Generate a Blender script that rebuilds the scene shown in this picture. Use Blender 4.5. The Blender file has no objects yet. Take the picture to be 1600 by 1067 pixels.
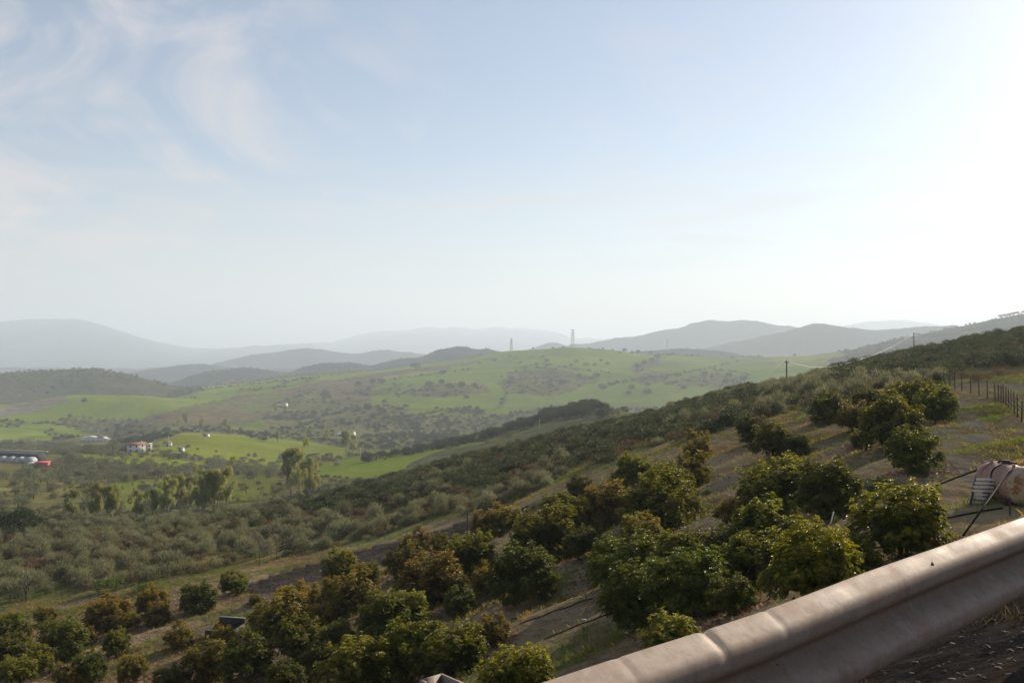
import bpy, math, random
import numpy as np
from mathutils import Vector, Matrix
random.seed(7)
rng = np.random.default_rng(7)
R = math.radians
sc = bpy.context.scene
col = sc.collection

# ---------------------------------------------------------------- camera, light, exposure
F = 1386.0
PITCH = math.atan(21.5/F)
cam_d = bpy.data.cameras.new('camera'); cam = bpy.data.objects.new('camera', cam_d); col.objects.link(cam)
cam.location = (0, 0, 0); cam.rotation_euler = (R(90)+PITCH, 0, 0)
cam_d.sensor_width = 36; cam_d.lens = 36*F/1600; cam_d.clip_start = 0.05; cam_d.clip_end = 60000
sc.camera = cam
SUN_AZ, SUN_EL = R(45), R(26)
sc.view_settings.view_transform = 'Standard'; sc.view_settings.look = 'None'
sc.view_settings.gamma = 1; sc.view_settings.use_curve_mapping = False
sc.view_settings.exposure = 0.73
sc.cycles.volume_bounces = 1; sc.cycles.max_bounces = 5; sc.cycles.diffuse_bounces = 3
sc.cycles.transparent_max_bounces = 8; sc.cycles.caustics_reflective = False; sc.cycles.caustics_refractive = False

sd = bpy.data.lights.new('sun', 'SUN'); so = bpy.data.objects.new('sun', sd); col.objects.link(so)
sd.energy = 5.0; sd.angle = R(0.5); sd.color = (1.0, 0.86, 0.68)
sunv = Vector((math.sin(SUN_AZ)*math.cos(SUN_EL), math.cos(SUN_AZ)*math.cos(SUN_EL), math.sin(SUN_EL)))
so.rotation_euler = (-sunv).to_track_quat('-Z', 'Y').to_euler()

class NT:
    def __init__(s, tree): s.t = tree; s.n = tree.nodes; s.l = tree.links
    def node(s, typ, **kw):
        n = s.n.new(typ)
        for k, v in kw.items():
            if k.startswith('_'): setattr(n, k[1:], v)
            else:
                key = int(k[1:]) if k[0] == 'i' and k[1:].isdigit() else k.replace('__', ' ')
                if hasattr(v, 'is_output'): s.l.new(v, n.inputs[key])
                else: n.inputs[key].default_value = v
        return n
    def math(s, op, a, b=None, c=None):
        n = s.n.new('ShaderNodeMath'); n.operation = op
        for i, v in enumerate((a, b, c)):
            if v is None: continue
            if hasattr(v, 'is_output'): s.l.new(v, n.inputs[i])
            else: n.inputs[i].default_value = v
        return n.outputs[0]
    def mix(s, f, a, b, mode='MIX'):
        n = s.n.new('ShaderNodeMix'); n.data_type = 'RGBA'; n.blend_type = mode
        for i, v in ((0, f), (6, a), (7, b)):
            if hasattr(v, 'is_output'): s.l.new(v, n.inputs[i])
            else: n.inputs[i].default_value = v if i == 0 else (*v, 1)[:4]
        return n.outputs[2]
    def ramp(s, f, lo, hi, a=0.0, b=1.0):
        n = s.n.new('ShaderNodeMapRange')
        s.l.new(f, n.inputs[0])
        for i, v in ((1, lo), (2, hi), (3, a), (4, b)): n.inputs[i].default_value = v
        return n.outputs[0]
    def noise(s, scale, detail=4, rough=0.55, vec=None, dist=0.0):
        n = s.n.new('ShaderNodeTexNoise'); n.inputs['Scale'].default_value = scale
        n.inputs['Detail'].default_value = detail; n.inputs['Roughness'].default_value = rough
        n.inputs['Distortion'].default_value = dist
        if vec is not None: s.l.new(vec, n.inputs['Vector'])
        return n.outputs[0]

def pxdir(px, py):
    x = (px-800)/F; y = (533.5-py)/F
    c, s_ = math.cos(PITCH), math.sin(PITCH)
    return np.array([x, c - y*s_, s_ + y*c])

# world: Nishita sky with thin cirrus
w = bpy.data.worlds.new('World'); sc.world = w; w.use_nodes = True
t = NT(w.node_tree); t.n.clear()
sky = t.node('ShaderNodeTexSky'); sky.sky_type = 'NISHITA'; sky.sun_disc = False
sky.sun_elevation = SUN_EL; sky.sun_rotation = SUN_AZ; sky.air_density = 1.0; sky.dust_density = 0.6; sky.ozone_density = 0.9; sky.altitude = 300
tc = t.node('ShaderNodeTexCoord')
def dirmask(px, py, rad, power=1.0):
    d = pxdir(px, py); d = d/np.linalg.norm(d)
    dp = t.node('ShaderNodeVectorMath', _operation='DOT_PRODUCT', i0=tc.outputs['Generated']); dp.inputs[1].default_value = tuple(d)
    return t.ramp(dp.outputs['Value'], math.cos(R(rad)), math.cos(R(rad*0.4)))
mp = t.node('ShaderNodeMapping', i0=tc.outputs['Generated']); mp.inputs['Rotation'].default_value = (R(20), R(-35), R(10)); mp.inputs['Scale'].default_value = (2.2, 2.2, 5.0)
n1 = t.noise(1.7, 7, 0.58, mp.outputs[0], 2.2)
n2 = t.noise(0.8, 3, 0.5, mp.outputs[0], 0.4)
wisp = t.math('MULTIPLY', t.ramp(n1, 0.46, 0.66), t.ramp(n2, 0.25, 0.5))
m1 = t.math('MAXIMUM', dirmask(120, 150, 22), t.math('MULTIPLY', dirmask(1100, 180, 9), 0.45))
cl = t.math('MULTIPLY', wisp, m1)
# low horizontal veils
mp2 = t.node('ShaderNodeMapping', i0=tc.outputs['Generated']); mp2.inputs['Rotation'].default_value = (0, R(-6), 0); mp2.inputs['Scale'].default_value = (2.0, 2.0, 22.0)
n3 = t.noise(1.5, 5, 0.55, mp2.outputs[0], 0.5)
sep = t.node('ShaderNodeSeparateXYZ', i0=tc.outputs['Generated'])
band = t.math('MULTIPLY', t.ramp(sep.outputs[2], 0.05, 0.13), t.ramp(sep.outputs[2], 0.26, 0.15))
veil = t.math('MULTIPLY', t.math('MULTIPLY', t.ramp(n3, 0.45, 0.7), band), 0.35)
cov = t.math('MINIMUM', t.math('ADD', t.math('MULTIPLY', cl, 0.45), t.math('ADD', veil, t.math('ADD', 0.14, t.ramp(sep.outputs[2], 0.22, 0.0, 0.0, 0.45)))), 1.0)
skyc = t.mix(cov, sky.outputs[0], (6.2, 5.7, 5.5))
bg = t.node('ShaderNodeBackground', Color=skyc, Strength=0.075)
out = t.node('ShaderNodeOutputWorld'); t.l.new(bg.outputs[0], out.inputs[0])

# ---------------------------------------------------------------- tagging and mesh helpers
def tag(o, label=None, cat=None, group=None, kind=None):
    if label: o['label'] = label
    if cat: o['category'] = cat
    if group: o['group'] = group
    if kind: o['kind'] = kind
    return o
def link(o, parent=None):
    col.objects.link(o)
    if parent is not None: o.parent = parent
    return o
def empty(name, loc=(0, 0, 0), rz=0.0):
    o = bpy.data.objects.new(name, None); o.location = loc; o.rotation_euler = (0, 0, rz); o.empty_display_size = 0.3
    return link(o)
def np_mesh(name, V, faces, mat=None, attrs=None, smooth=False):
    """faces: (n,3) or (n,4) int array, or list of such arrays"""
    if not isinstance(faces, (list, tuple)): faces = [faces]
    me = bpy.data.meshes.new(name)
    V = np.asarray(V, dtype=np.float32); me.vertices.add(len(V)); me.vertices.foreach_set('co', V.ravel())
    loops = np.concatenate([np.asarray(f, dtype=np.int32).ravel() for f in faces])
    tot = np.concatenate([np.full(len(f), f.shape[1], dtype=np.int32) for f in faces])
    start = np.concatenate([[0], np.cumsum(tot)[:-1]]).astype(np.int32)
    me.loops.add(len(loops)); me.loops.foreach_set('vertex_index', loops)
    me.polygons.add(len(tot)); me.polygons.foreach_set('loop_start', start); me.polygons.foreach_set('loop_total', tot)
    if smooth: me.polygons.foreach_set('use_smooth', np.ones(len(tot), dtype=bool))
    for k, a in (attrs or {}).items():
        a = np.asarray(a, dtype=np.float32)
        if a.ndim == 1:
            at = me.attributes.new(k, 'FLOAT', 'POINT'); at.data.foreach_set('value', a)
        else:
            if a.shape[1] == 3: a = np.concatenate([a, np.ones((len(a), 1), np.float32)], 1)
            at = me.attributes.new(k, 'FLOAT_COLOR', 'POINT'); at.data.foreach_set('color', a.ravel())
    me.update(); me.validate()
    if mat: me.materials.append(mat)
    return me
class MB:
    """collects boxes, tubes, lathes; build() links them as one mesh object"""
    def __init__(s): s.V = []; s.T = []; s.Q = []; s.n = 0
    def add(s, V, F):
        V = np.asarray(V, float).reshape(-1, 3)
        for f in F:
            (s.T if len(f) == 3 else s.Q).append([i+s.n for i in f])
        s.V.append(V); s.n += len(V); return s
    def box(s, c, size, rz=0.0, rx=0.0, ry=0.0):
        h = np.array(size)/2
        P = np.array([[x, y, z] for x in (-1, 1) for y in (-1, 1) for z in (-1, 1)])*h
        M = np.array(Matrix.Rotation(rz, 3, 'Z') @ Matrix.Rotation(ry, 3, 'Y') @ Matrix.Rotation(rx, 3, 'X'))
        return s.add(P @ M.T + np.array(c), [(0, 1, 3, 2), (4, 6, 7, 5), (0, 4, 5, 1), (2, 3, 7, 6), (0, 2, 6, 4), (1, 5, 7, 3)])
    def tube(s, pts, rad, sides=6, cap=True):
        pts = np.asarray(pts, float); n = len(pts)
        rad = np.broadcast_to(np.asarray(rad, float), (n,))
        V = []
        for i in range(n):
            d = pts[min(i+1, n-1)] - pts[max(i-1, 0)]; d = d/(np.linalg.norm(d)+1e-9)
            up = np.array([0, 0, 1.0]) if abs(d[2]) < 0.9 else np.array([1.0, 0, 0])
            a = np.cross(d, up); a /= np.linalg.norm(a); b = np.cross(a, d)
            for k in range(sides):
                th = 2*math.pi*k/sides
                V.append(pts[i] + rad[i]*(a*math.cos(th) + b*math.sin(th)))
        Fc = []
        for i in range(n-1):
            for k in range(sides):
                k2 = (k+1) % sides
                Fc.append((i*sides+k, i*sides+k2, (i+1)*sides+k2, (i+1)*sides+k))
        if cap:
            for base in (0, (n-1)*sides):
                V.append(pts[0] if base == 0 else pts[-1]); c = len(V)-1
                for k in range(sides):
                    k2 = (k+1) % sides
                    Fc.append((c, base+k2, base+k) if base == 0 else (c, base+k, base+k2))
        return s.add(V, Fc)
    def mesh(s, name, mat, smooth=False):
        fs = []
        if s.Q: fs.append(np.array(s.Q, dtype=np.int32))
        if s.T: fs.append(np.array(s.T, dtype=np.int32))
        return np_mesh(name, np.concatenate(s.V), fs, mat, smooth=smooth)
    def build(s, name, mat, parent=None, smooth=False):
        return link(bpy.data.objects.new(name, s.mesh(name, mat, smooth)), parent)

def new_mat(name):
    m = bpy.data.materials.new(name); m.use_nodes = True
    t = NT(m.node_tree); t.n.clear(); return m, t
def simple(name, c, rough=0.8, metal=0.0, var=0.25, scale=6.0, bump=0.0, c2=None, lo=0.35, hi=0.7):
    m, t = new_mat(name)
    tc = t.node('ShaderNodeTexCoord'); nz = t.noise(scale, 5, 0.6, tc.outputs['Object'])
    c2 = c2 or tuple(x*(1-var) for x in c)
    base = t.mix(t.ramp(nz, lo, hi), c, c2)
    p = t.node('ShaderNodeBsdfPrincipled', Roughness=rough, Metallic=metal); t.l.new(base, p.inputs['Base Color'])
    if bump:
        b = t.node('ShaderNodeBump', Strength=bump, Distance=0.02); t.l.new(t.noise(scale*4, 4, 0.6, tc.outputs['Object']), b.inputs['Height']); t.l.new(b.outputs[0], p.inputs['Normal'])
    o = t.node('ShaderNodeOutputMaterial'); t.l.new(p.outputs[0], o.inputs[0])
    return m

# ---------------------------------------------------------------- value noise (numpy)
_perm = rng.random((256, 256)).astype(np.float32)
def vnoise(x, y):
    xi = np.floor(x).astype(np.int64); yi = np.floor(y).astype(np.int64)
    fx = x-xi; fy = y-yi; fx = fx*fx*fx*(fx*(fx*6-15)+10); fy = fy*fy*fy*(fy*(fy*6-15)+10)
    a = _perm[xi & 255, yi & 255]; b = _perm[(xi+1) & 255, yi & 255]
    c = _perm[xi & 255, (yi+1) & 255]; d = _perm[(xi+1) & 255, (yi+1) & 255]
    return ((a*(1-fx)+b*fx)*(1-fy) + (c*(1-fx)+d*fx)*fy)*2-1
def fbm(x, y, s, octv=4, g=0.5):
    v = 0; a = 1; n = 0
    for i in range(octv):
        v = v + a*vnoise(x/s+17.3*i, y/s+9.1*i); n += a; a *= g; s = s/2.03
    return v/n
def ridged(x, y, s, octv=4):
    v = 0; a = 1; n = 0
    for i in range(octv):
        v = v + a*(1-2*np.abs(vnoise(x/s+5.3*i, y/s+3.1*i))); n += a; a *= 0.5; s = s/2.1
    return v/n

# ---------------------------------------------------------------- terrain: crest and valley lines, lofted
# each line: px, distance, py   (z from both).  None = default value used by the whole line
L = []
def line(pts, smooth=14):
    a = np.array(pts, float); L.append((a[:, 0], np.log(a[:, 1]), a[:, 2], smooth))
line([(-600,50,1150),(0,50,1105),(400,38,1100),(700,28,1110),(1000,22,1060),(1300,20,950),(1600,22,835),(2000,30,760),(2700,40,700)], 60)
line([(-600,80,1010),(0,78,990),(165,74,985),(400,60,980),(700,50,930),(1000,45,870),(1250,41,800),(1450,42,725),(1600,45,702),(2000,60,650),(2700,60,640)], 60)
line([(-600,95,960),(0,92,945),(200,95,908),(400,95,887),(600,95,850),(800,92,798),(1000,85,722),(1150,85,675),(1300,88,637),(1480,90,605),(1600,95,600),(2000,110,570),(2700,110,560)], 50)
line([(-600,130,890),(0,130,868),(200,130,850),(400,130,828),(600,130,780),(800,130,730),(1000,130,675),(1150,130,632),(1300,125,604),(1480,125,586),(1600,130,572),(2000,150,520),(2700,150,500)], 50)
line([(-600,170,850),(0,170,835),(200,175,825),(300,175,813),(400,180,800),(480,185,785),(600,190,752),(720,195,718),(900,200,676),(1000,205,655),(1100,205,625),(1150,210,611),(1230,215,602),(1330,220,577),(1440,225,555),(1520,230,536),(1600,235,522),(1700,240,505),(2000,250,480),(2700,250,450)], 12)
line([(-600,230,800),(0,240,800),(200,260,800),(350,280,800),(450,290,785),(600,300,777),(800,320,750),(1000,350,713),(1200,380,701),(1400,400,711),(1600,400,640),(2000,400,555),(2700,400,540)], 60)
line([(-600,480,735),(0,420,737),(200,430,745),(400,450,745),(500,460,742),(600,480,722),(700,520,698),(780,530,678),(850,550,655),(890,555,644),(930,560,638),(970,565,643),(1000,570,650),(1200,600,690),(1400,600,640),(1600,500,580),(2000,500,540),(2700,500,530)], 14)
line([(-600,600,715),(0,620,713),(200,650,706),(300,650,700),(400,650,722),(500,680,713),(600,750,705),(700,750,702),(850,800,693),(1000,850,685),(1200,850,680),(1400,850,650),(1600,800,600),(2000,800,560),(2700,800,550)], 40)
line([(-600,1000,700),(0,900,698),(148,1000,690),(200,1000,689),(260,900,684),(300,870,677),(400,850,688),(480,950,693),(545,1100,681),(600,1100,680),(700,1100,678),(850,1150,669),(1000,1200,665),(1200,1200,650),(1400,1200,620),(1600,1200,560),(2000,1200,540),(2700,1200,540)], 25)
line([(-600,1250,665),(0,1250,662),(150,1300,672),(300,1250,673),(400,1250,674),(500,1300,665),(600,1350,655),(700,1400,645),(850,1450,636),(1000,1500,630),(1200,1500,613),(1400,1500,590),(1600,1500,545),(2000,1500,520),(2700,1500,520)], 40)
line([(-600,1600,640),(0,1600,634),(60,1600,624),(100,1600,617),(200,1600,619),(330,1600,631),(450,1600,640),(600,1650,625),(700,1700,610),(850,1750,600),(1000,1800,595),(1200,1800,588),(1400,1850,562),(1600,1900,522),(2000,1900,500),(2700,1900,500)], 20)
line([(-600,1800,640),(0,1800,640),(200,1850,632),(300,1850,622),(400,1900,611),(500,1950,602),(600,2000,593),(700,2050,582),(800,2100,570),(890,2120,558),(1000,2120,572),(1200,2120,574),(1400,2150,546),(1600,2200,507),(2000,2200,485),(2700,2200,480)], 25)
line([(-600,2400,590),(0,2300,583),(60,2300,579),(150,2300,576),(200,2300,586),(280,2300,608),(330,2350,604),(400,2400,597),(500,2450,587),(600,2500,578),(700,2500,566),(770,2500,553),(800,2450,548),(830,2400,547),(890,2350,543),(960,2400,549),(1050,2400,556),(1180,2400,560),(1250,2400,557),(1330,2450,548),(1400,2500,532),(1500,2550,512),(1600,2600,491),(1700,2600,480),(2000,2600,470),(2700,2600,480)], 8)
line([(-600,2900,625),(0,2900,625),(300,2800,618),(400,2800,606),(500,2850,598),(600,2900,590),(700,2950,580),(800,2900,575),(1200,2900,575),(1400,2900,565),(1600,2900,530),(2000,2900,520),(2700,2900,520)], 30)
line([(-600,3400,590),(0,3400,592),(150,3400,590),(240,3400,608),(265,3400,603),(290,3400,592),(330,3400,581),(380,3400,574),(400,3400,575),(440,3400,583),(455,3400,581),(475,3400,572),(500,3400,567),(555,3400,567),(580,3400,573),(600,3400,566),(620,3400,561),(660,3400,559),(680,3400,551),(705,3400,544),(730,3400,544),(745,3400,549),(760,3400,546),(775,3400,550),(800,3400,556),(900,3400,575),(960,3400,556),(1000,3400,549),(1065,3400,543),(1130,3400,549),(1180,3400,558),(1250,3400,565),(1400,3400,540),(1600,3400,505),(2000,3400,480),(2700,3400,480)], 4)
line([(-600,4100,600),(0,4100,600),(800,4100,595),(1000,4100,580),(1200,4100,575),(1400,4100,560),(1600,4100,550),(2700,4100,550)], 30)
line([(-600,4800,590),(0,4800,590),(180,4800,590),(215,4800,583),(270,4800,575),(310,4800,573),(340,4800,574),(400,4800,580),(500,4800,575),(800,4800,565),(1000,4800,560),(1050,4800,556),(1110,4800,545),(1180,4800,532),(1230,4800,520),(1260,4800,511),(1285,4800,507),(1310,4800,513),(1350,4800,517),(1400,4800,519),(1450,4800,513),(1490,4800,511),(1520,4800,520),(1600,4800,540),(2700,4800,540)], 4)
line([(-600,5500,605),(0,5500,605),(800,5500,590),(1200,5500,570),(1400,5500,560),(2700,5500,560)], 30)
line([(-600,6300,578),(0,6300,578),(250,6300,574),(330,6300,570),(360,6300,563),(390,6300,556),(430,6300,550),(480,6300,544),(520,6300,549),(560,6300,551),(600,6300,547),(640,6300,551),(670,6300,556),(800,6300,552),(820,6300,548),(850,6300,538),(865,6300,536),(885,6300,541),(900,6300,538),(930,6300,532),(960,6300,527),(1000,6300,522),(1060,6300,512),(1080,6300,504),(1100,6300,500),(1130,6300,502),(1150,6300,501),(1200,6300,503),(1240,6300,509),(1300,6300,512),(1400,6300,525),(1500,6300,535),(2700,6300,535)], 4)
line([(-600,7500,588),(2700,7500,588)], 5)
line([(-600,13500,520),(-100,13500,510),(0,13500,506),(40,13500,503),(120,13500,501),(150,13500,508),(200,13500,523),(250,13500,537),(290,13500,546),(400,13500,543),(480,13500,541),(520,19000,535),(560,19000,524),(600,19000,519),(640,19000,516),(665,19000,511),(690,19000,513),(710,19000,510),(745,19000,514),(775,19000,510),(800,19000,513),(840,19000,515),(870,19000,520),(900,19000,530),(960,13500,530),(1000,13500,528),(1300,13500,515),(1350,13500,503),(1400,13500,501),(1450,13500,506),(1520,13500,515),(2000,13500,530),(2700,13500,530)], 4)
line([(-600,20800,558),(2700,20800,558)], 5)

PXF = np.arange(-600, 2701, 2.0); NC = len(PXF)
def gsm(a, s):
    s = s/2.0
    if s < 0.6: return a
    r = int(s*3)+1; k = np.exp(-0.5*(np.arange(-r, r+1)/s)**2); k /= k.sum()
    return np.convolve(np.pad(a, r, mode='edge'), k, 'valid')
KV = np.stack([gsm(np.interp(PXF, l[0], l[1]), l[3]) for l in L])
KE = np.stack([gsm(np.interp(PXF, l[0], l[2]), l[3]) for l in L])
KE = (555-KE)/F                                       # tangent of elevation
V0, V1, NR = math.log(18.0), math.log(21000.0), 980
VG = np.linspace(V0, V1, NR)
# steep haze-side plain floor below sits in the knots; pchip along each column
h = np.diff(KV, axis=0); d = np.diff(KE, axis=0)/h
m = np.zeros_like(KE)
for i in range(1, len(L)-1):
    same = d[i-1]*d[i] > 0
    w1 = 2*h[i]+h[i-1]; w2 = h[i]+2*h[i-1]
    with np.errstate(divide='ignore', invalid='ignore'):
        mm = (w1+w2)/(w1/d[i-1]+w2/d[i])
    m[i] = np.where(same, mm, 0)
m[0] = d[0]; m[-1] = d[-1]
EG = np.zeros((NR, NC))
for c in range(NC):
    kv = KV[:, c]; idx = np.clip(np.searchsorted(kv, VG)-1, 0, len(L)-2)
    tt = np.clip((VG-kv[idx])/(kv[idx+1]-kv[idx]), 0, 1); hh = kv[idx+1]-kv[idx]
    EG[:, c] = (KE[idx, c]*(2*tt**3-3*tt**2+1) + hh*m[idx, c]*(tt**3-2*tt**2+tt)
                + KE[idx+1, c]*(-2*tt**3+3*tt**2) + hh*m[idx+1, c]*(tt**3-tt**2))
def Hn(X, Y):
    Yc = np.maximum(Y, 18.0)
    fx = np.clip((800+F*X/Yc - PXF[0])/2.0, 0, NC-1.001); fy = np.clip((np.log(Yc)-V0)/(V1-V0)*(NR-1), 0, NR-1.001)
    ix = fx.astype(int); iy = fy.astype(int); ax = fx-ix; ay = fy-iy
    e = (EG[iy, ix]*(1-ax)+EG[iy, ix+1]*ax)*(1-ay) + (EG[iy+1, ix]*(1-ax)+EG[iy+1, ix+1]*ax)*ay
    return e*Yc
RD = np.array([0.743, 0.669]); RP = np.array([0.02, 1.84])           # guardrail line: direction and a point
def rail_s(X, Y): return -(X-RP[0])*RD[1] + (Y-RP[1])*RD[0]
def rail_t(X, Y): return (X-RP[0])*RD[0] + (Y-RP[1])*RD[1]
ZR = -1.43
sc.render.use_persistent_data = False
def H(X, Y):
    X = np.asarray(X, float); Y = np.asarray(Y, float)
    z = Hn(X, Y)
    D = np.hypot(X, Y)
    # relief
    amp = np.clip((D-200)/400, 0, 1)
    far = np.clip((D-2600)/900, 0, 1)
    z = z + far*fbm(X, Y, 35, 2)*3.5 + np.clip((D-9000)/2000, 0, 1)*ridged(X, Y*0.3, 1100, 4)*38
    z = z + amp*(1-far)*(fbm(X, Y, 120, 4)*3.6 + ridged(X+0.3*Y, Y, 300, 4)*5.0*np.clip((D-500)/800, 0, 1))
    z = z + np.clip((Y-1150)/250, 0, 1)*np.clip((2280-Y)/250, 0, 1)*ridged(X*0.9-0.5*Y+150, Y*0.55+0.2*X, 420, 2)*9
    z = z + far*(ridged(X, Y*0.8, 700, 5)-0.3)*np.clip(D/8000, 0.3, 1)*24
    z = z + far*np.clip((D-2600)/2500, 0, 1)*(fbm(X, Y, 90, 3)*9 + ridged(X+900, Y, 1500, 4)*14)
    near = np.clip((D-12)/20, 0, 1)*(1-amp)
    z = z + near*(fbm(X, Y, 9, 3)*0.22 + fbm(X+40, Y, 30, 2)*0.3)
    # orchard benches: low terraces along the contour
    ter = np.clip((D-25)/10, 0, 1)*np.clip((105-D)/15, 0, 1)
    ph = (X*0.50 - Y*0.87 + fbm(X, Y, 25, 2)*1.5)/4.6
    z = z + ter*0.27*np.sin(2*math.pi*ph)
    # roadway, shoulder and embankment
    s = rail_s(X, Y); tt = rail_t(X, Y)
    wob = fbm(X, Y, 1.3, 5)*0.20*np.clip(s/0.6, 0, 1)
    road = ZR - np.maximum(np.abs(tt)-70, 0)*0.12
    bank = np.clip(-s-8.5, 0, 22)*0.8*np.clip((140-np.abs(tt))/30, 0, 1); bank = bank*(1+0.15*fbm(X, Y, 6, 3))  # bank across the road is unseen, added to block sky light behind the camera
    emb = road + bank - np.maximum(s-0.75, 0)*0.62 - 0.25*np.clip((s-0.1)/0.7, 0, 1) + wob
    k = 0.8
    mx = np.maximum(z, emb) + k*np.log1p(np.exp(-np.abs(z-emb)/k))*np.clip((s-1)/3, 0, 1)
    wgt = np.clip((s-0.2)/1.5, 0, 1)
    return np.where(s < 0.2, np.where(tt > 0, np.maximum(emb, z*0+emb), emb), emb*(1-wgt)+mx*wgt)
def ground(px, py, ymin, ymax, n=500):
    """first point of the ground met beyond ymin along the view ray, to stand things on"""
    dd = pxdir(px, py); Y = np.exp(np.linspace(math.log(ymin), math.log(ymax), n))
    X = dd[0]/dd[1]*Y; Z = dd[2]/dd[1]*Y; g = H(X, Y)
    hit = np.nonzero(Z <= g)[0]
    i = hit[0] if len(hit) else int(np.argmin(Z-g))
    return np.array([X[i], Y[i], g[i]])
def gz(x, y): return float(H(np.array([x]), np.array([y]))[0])
def at(px, Y):
    x = (px-800)/F*Y
    return np.array([x, Y, gz(x, Y)])

# ground sheet
u_in = np.arange(-0.60, 0.601, 2.0/F); u_l = np.arange(-1.05, -0.60, 9.0/F); u_r = np.arange(0.605, 1.36, 9.0/F)
U = np.concatenate([u_l, u_in, u_r])
Yb = np.array([-80, -50, -30, -20, -13, -9])
Yr = np.exp(np.arange(math.log(11.0), math.log(20700.0), 0.0088)) - 16.0
YR = np.concatenate([Yb, Yr])
Wd = np.sqrt(np.where(YR > 0, YR, YR*0.7)**2 + 256)
GX = U[None, :]*Wd[:, None]; GY = np.repeat(YR[:, None], len(U), 1)
GZ = H(GX, GY)
nr, nc = GX.shape
GD = np.hypot(GX, GY)
Ys = np.maximum(GY, 1.0)
# land use is laid out in survey coordinates: bearing (as px) and depression (as py) of each ground point from the viewpoint
QX = 800+F*GX/Ys; QY = 555-F*GZ/Ys
wx = fbm(GX, GY, 60, 4); wy = fbm(GX+999, GY, 60, 4)
ws = np.clip(GD/2500, 0.0, 1)*0+1
QXn = QX + wx*9; QYn = QY + wy*3.5
def inpoly(P, X=None, Y=None):
    X = QXn if X is None else X; Y = QYn if Y is None else Y
    P = np.array(P, float); x0, y0 = P.min(0)-1; x1, y1 = P.max(0)+1
    res = np.zeros(X.shape, bool); bb = (X > x0) & (X < x1) & (Y > y0) & (Y < y1)
    xs = X[bb]; ys = Y[bb]; r = np.zeros(xs.shape, bool)
    n = len(P)
    for i in range(n):
        xa, ya = P[i]; xb, yb = P[(i+1) % n]
        if ya == yb: continue
        r ^= ((ya > ys) != (yb > ys)) & (xs < (xb-xa)*(ys-ya)/(yb-ya)+xa)
    res[bb] = r; return res
GREEN, GREEN2, BROWN, SCRUB, HILL, ORCH, FOREST, PALE, DRAB, TRACK, VERGE, LAWN = range(12)
COLS = {GREEN: (.190,.245,.036), GREEN2: (.235,.265,.036), BROWN: (.165,.130,.068), SCRUB: (.165,.155,.060), HILL: (.085,.085,.040),
        ORCH: (.240,.180,.105), FOREST: (.032,.044,.036), PALE: (.22,.19,.14), DRAB: (.115,.12,.055), TRACK: (.205,.180,.130), VERGE: (.062,.050,.040), LAWN: (.135,.165,.035)}
LU = np.full(GX.shape, SCRUB)
LU[GD < 100] = ORCH
LU[(GD > 700)] = SCRUB
LU[(GD > 1250)] = GREEN
LU[(GD > 2750)] = FOREST
LU[(GD > 3900)] = FOREST
def paint(k, y0, y1, *polys):
    rg = (GY > y0) & (GY < y1)
    for P in polys: LU[inpoly(P) & rg] = k
paint(HILL, 1700, 2750, [(-600,560),(0,575),(150,570),(300,600),(330,612),(300,628),(160,620),(100,618),(60,628),(0,645),(-600,650)])
paint(SCRUB, 1000, 1500, [(100,652),(180,652),(230,660),(260,680),(190,690),(100,670)])
paint(GREEN, 650, 1600, [(-600,640),(0,650),(70,652),(140,668),(140,673),(100,682),(50,694),(-600,696)])
paint(GREEN, 1300, 1850, [(100,619),(160,612),(250,620),(330,630),(330,640),(230,655),(180,652),(90,656),(20,652)])
paint(PALE, 1300, 1850, [(-10,640),(60,624),(100,618),(112,626),(50,646),(0,650)])
paint(GREEN2, 400, 900, [(122,711),(240,712),(335,725),(300,733),(180,724)])
paint(GREEN2, 480, 1150, [(200,712),(255,686),(290,675),(400,682),(480,690),(562,705),(540,713),(440,712),(440,738),(380,730),(330,714),(265,704)])
paint(LAWN, 230, 520, [(170,752),(320,745),(430,728),(420,790),(330,800),(190,790)])
paint(GREEN, 400, 860, [(500,722),(560,712),(640,695),(760,690),(740,704),(620,748),(520,745),(470,735)])
paint(DRAB, 350, 700, [(600,756),(640,722),(700,702),(790,685),(850,663),(920,652),(990,645),(1010,655),(900,690),(720,740),(620,770)])
paint(GREEN, 1500, 2700, [(200,640),(330,606),(420,596),(530,586),(540,592),(440,606),(330,618)])
paint(BROWN, 1000, 2700, [(210,664),(240,648),(330,626),(430,608),(530,592),(600,580),(700,570),(775,560),(700,576),(600,590),(580,608),(580,628),(540,640),(500,655),(480,668),(400,668)])
paint(SCRUB, 1200, 2600, [(420,640),(470,612),(510,615),(520,628),(560,630),(640,640),(600,655),(540,660),(500,655),(470,668),(410,680)],
      [(620,606),(650,598),(625,612)], [(625,616),(665,600),(755,600),(770,612),(700,620)],
      [(785,582),(870,577),(935,590),(905,608),(850,620),(800,612)], [(985,574),(1038,558),(1030,570),(995,584)],
      [(985,592),(1015,580),(1045,586),(1040,596),(1000,600)], [(1042,598),(1100,583),(1180,588),(1150,602),(1060,604)],
      [(690,645),(715,632),(740,636),(755,648)], [(560,560),(760,548),(750,556),(590,578)])
paint(SCRUB, 1100, 1500, [(500,650),(640,645),(760,650),(900,630),(1100,640),(1150,620),(1150,680),(600,690),(480,690)])
paint(HILL, 1500, 2900, [(1270,560),(1340,540),(1500,505),(1700,470),(2700,450),(2700,600),(1500,600),(1400,575),(1330,575)])
paint(GREEN2, 1500, 2900, [(1200,556),(1290,549),(1330,552),(1290,566),(1220,575)])
paint(TRACK, 50, 130, [(1492,604),(1560,602),(1600,612),(1600,600),(1500,594),(1470,600)])
trk = inpoly([(1440,760),(1450,690),(1490,625),(1520,628),(1545,680),(1560,730),(1540,770)]) & (GD < 100) & (GD > 25)
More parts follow.
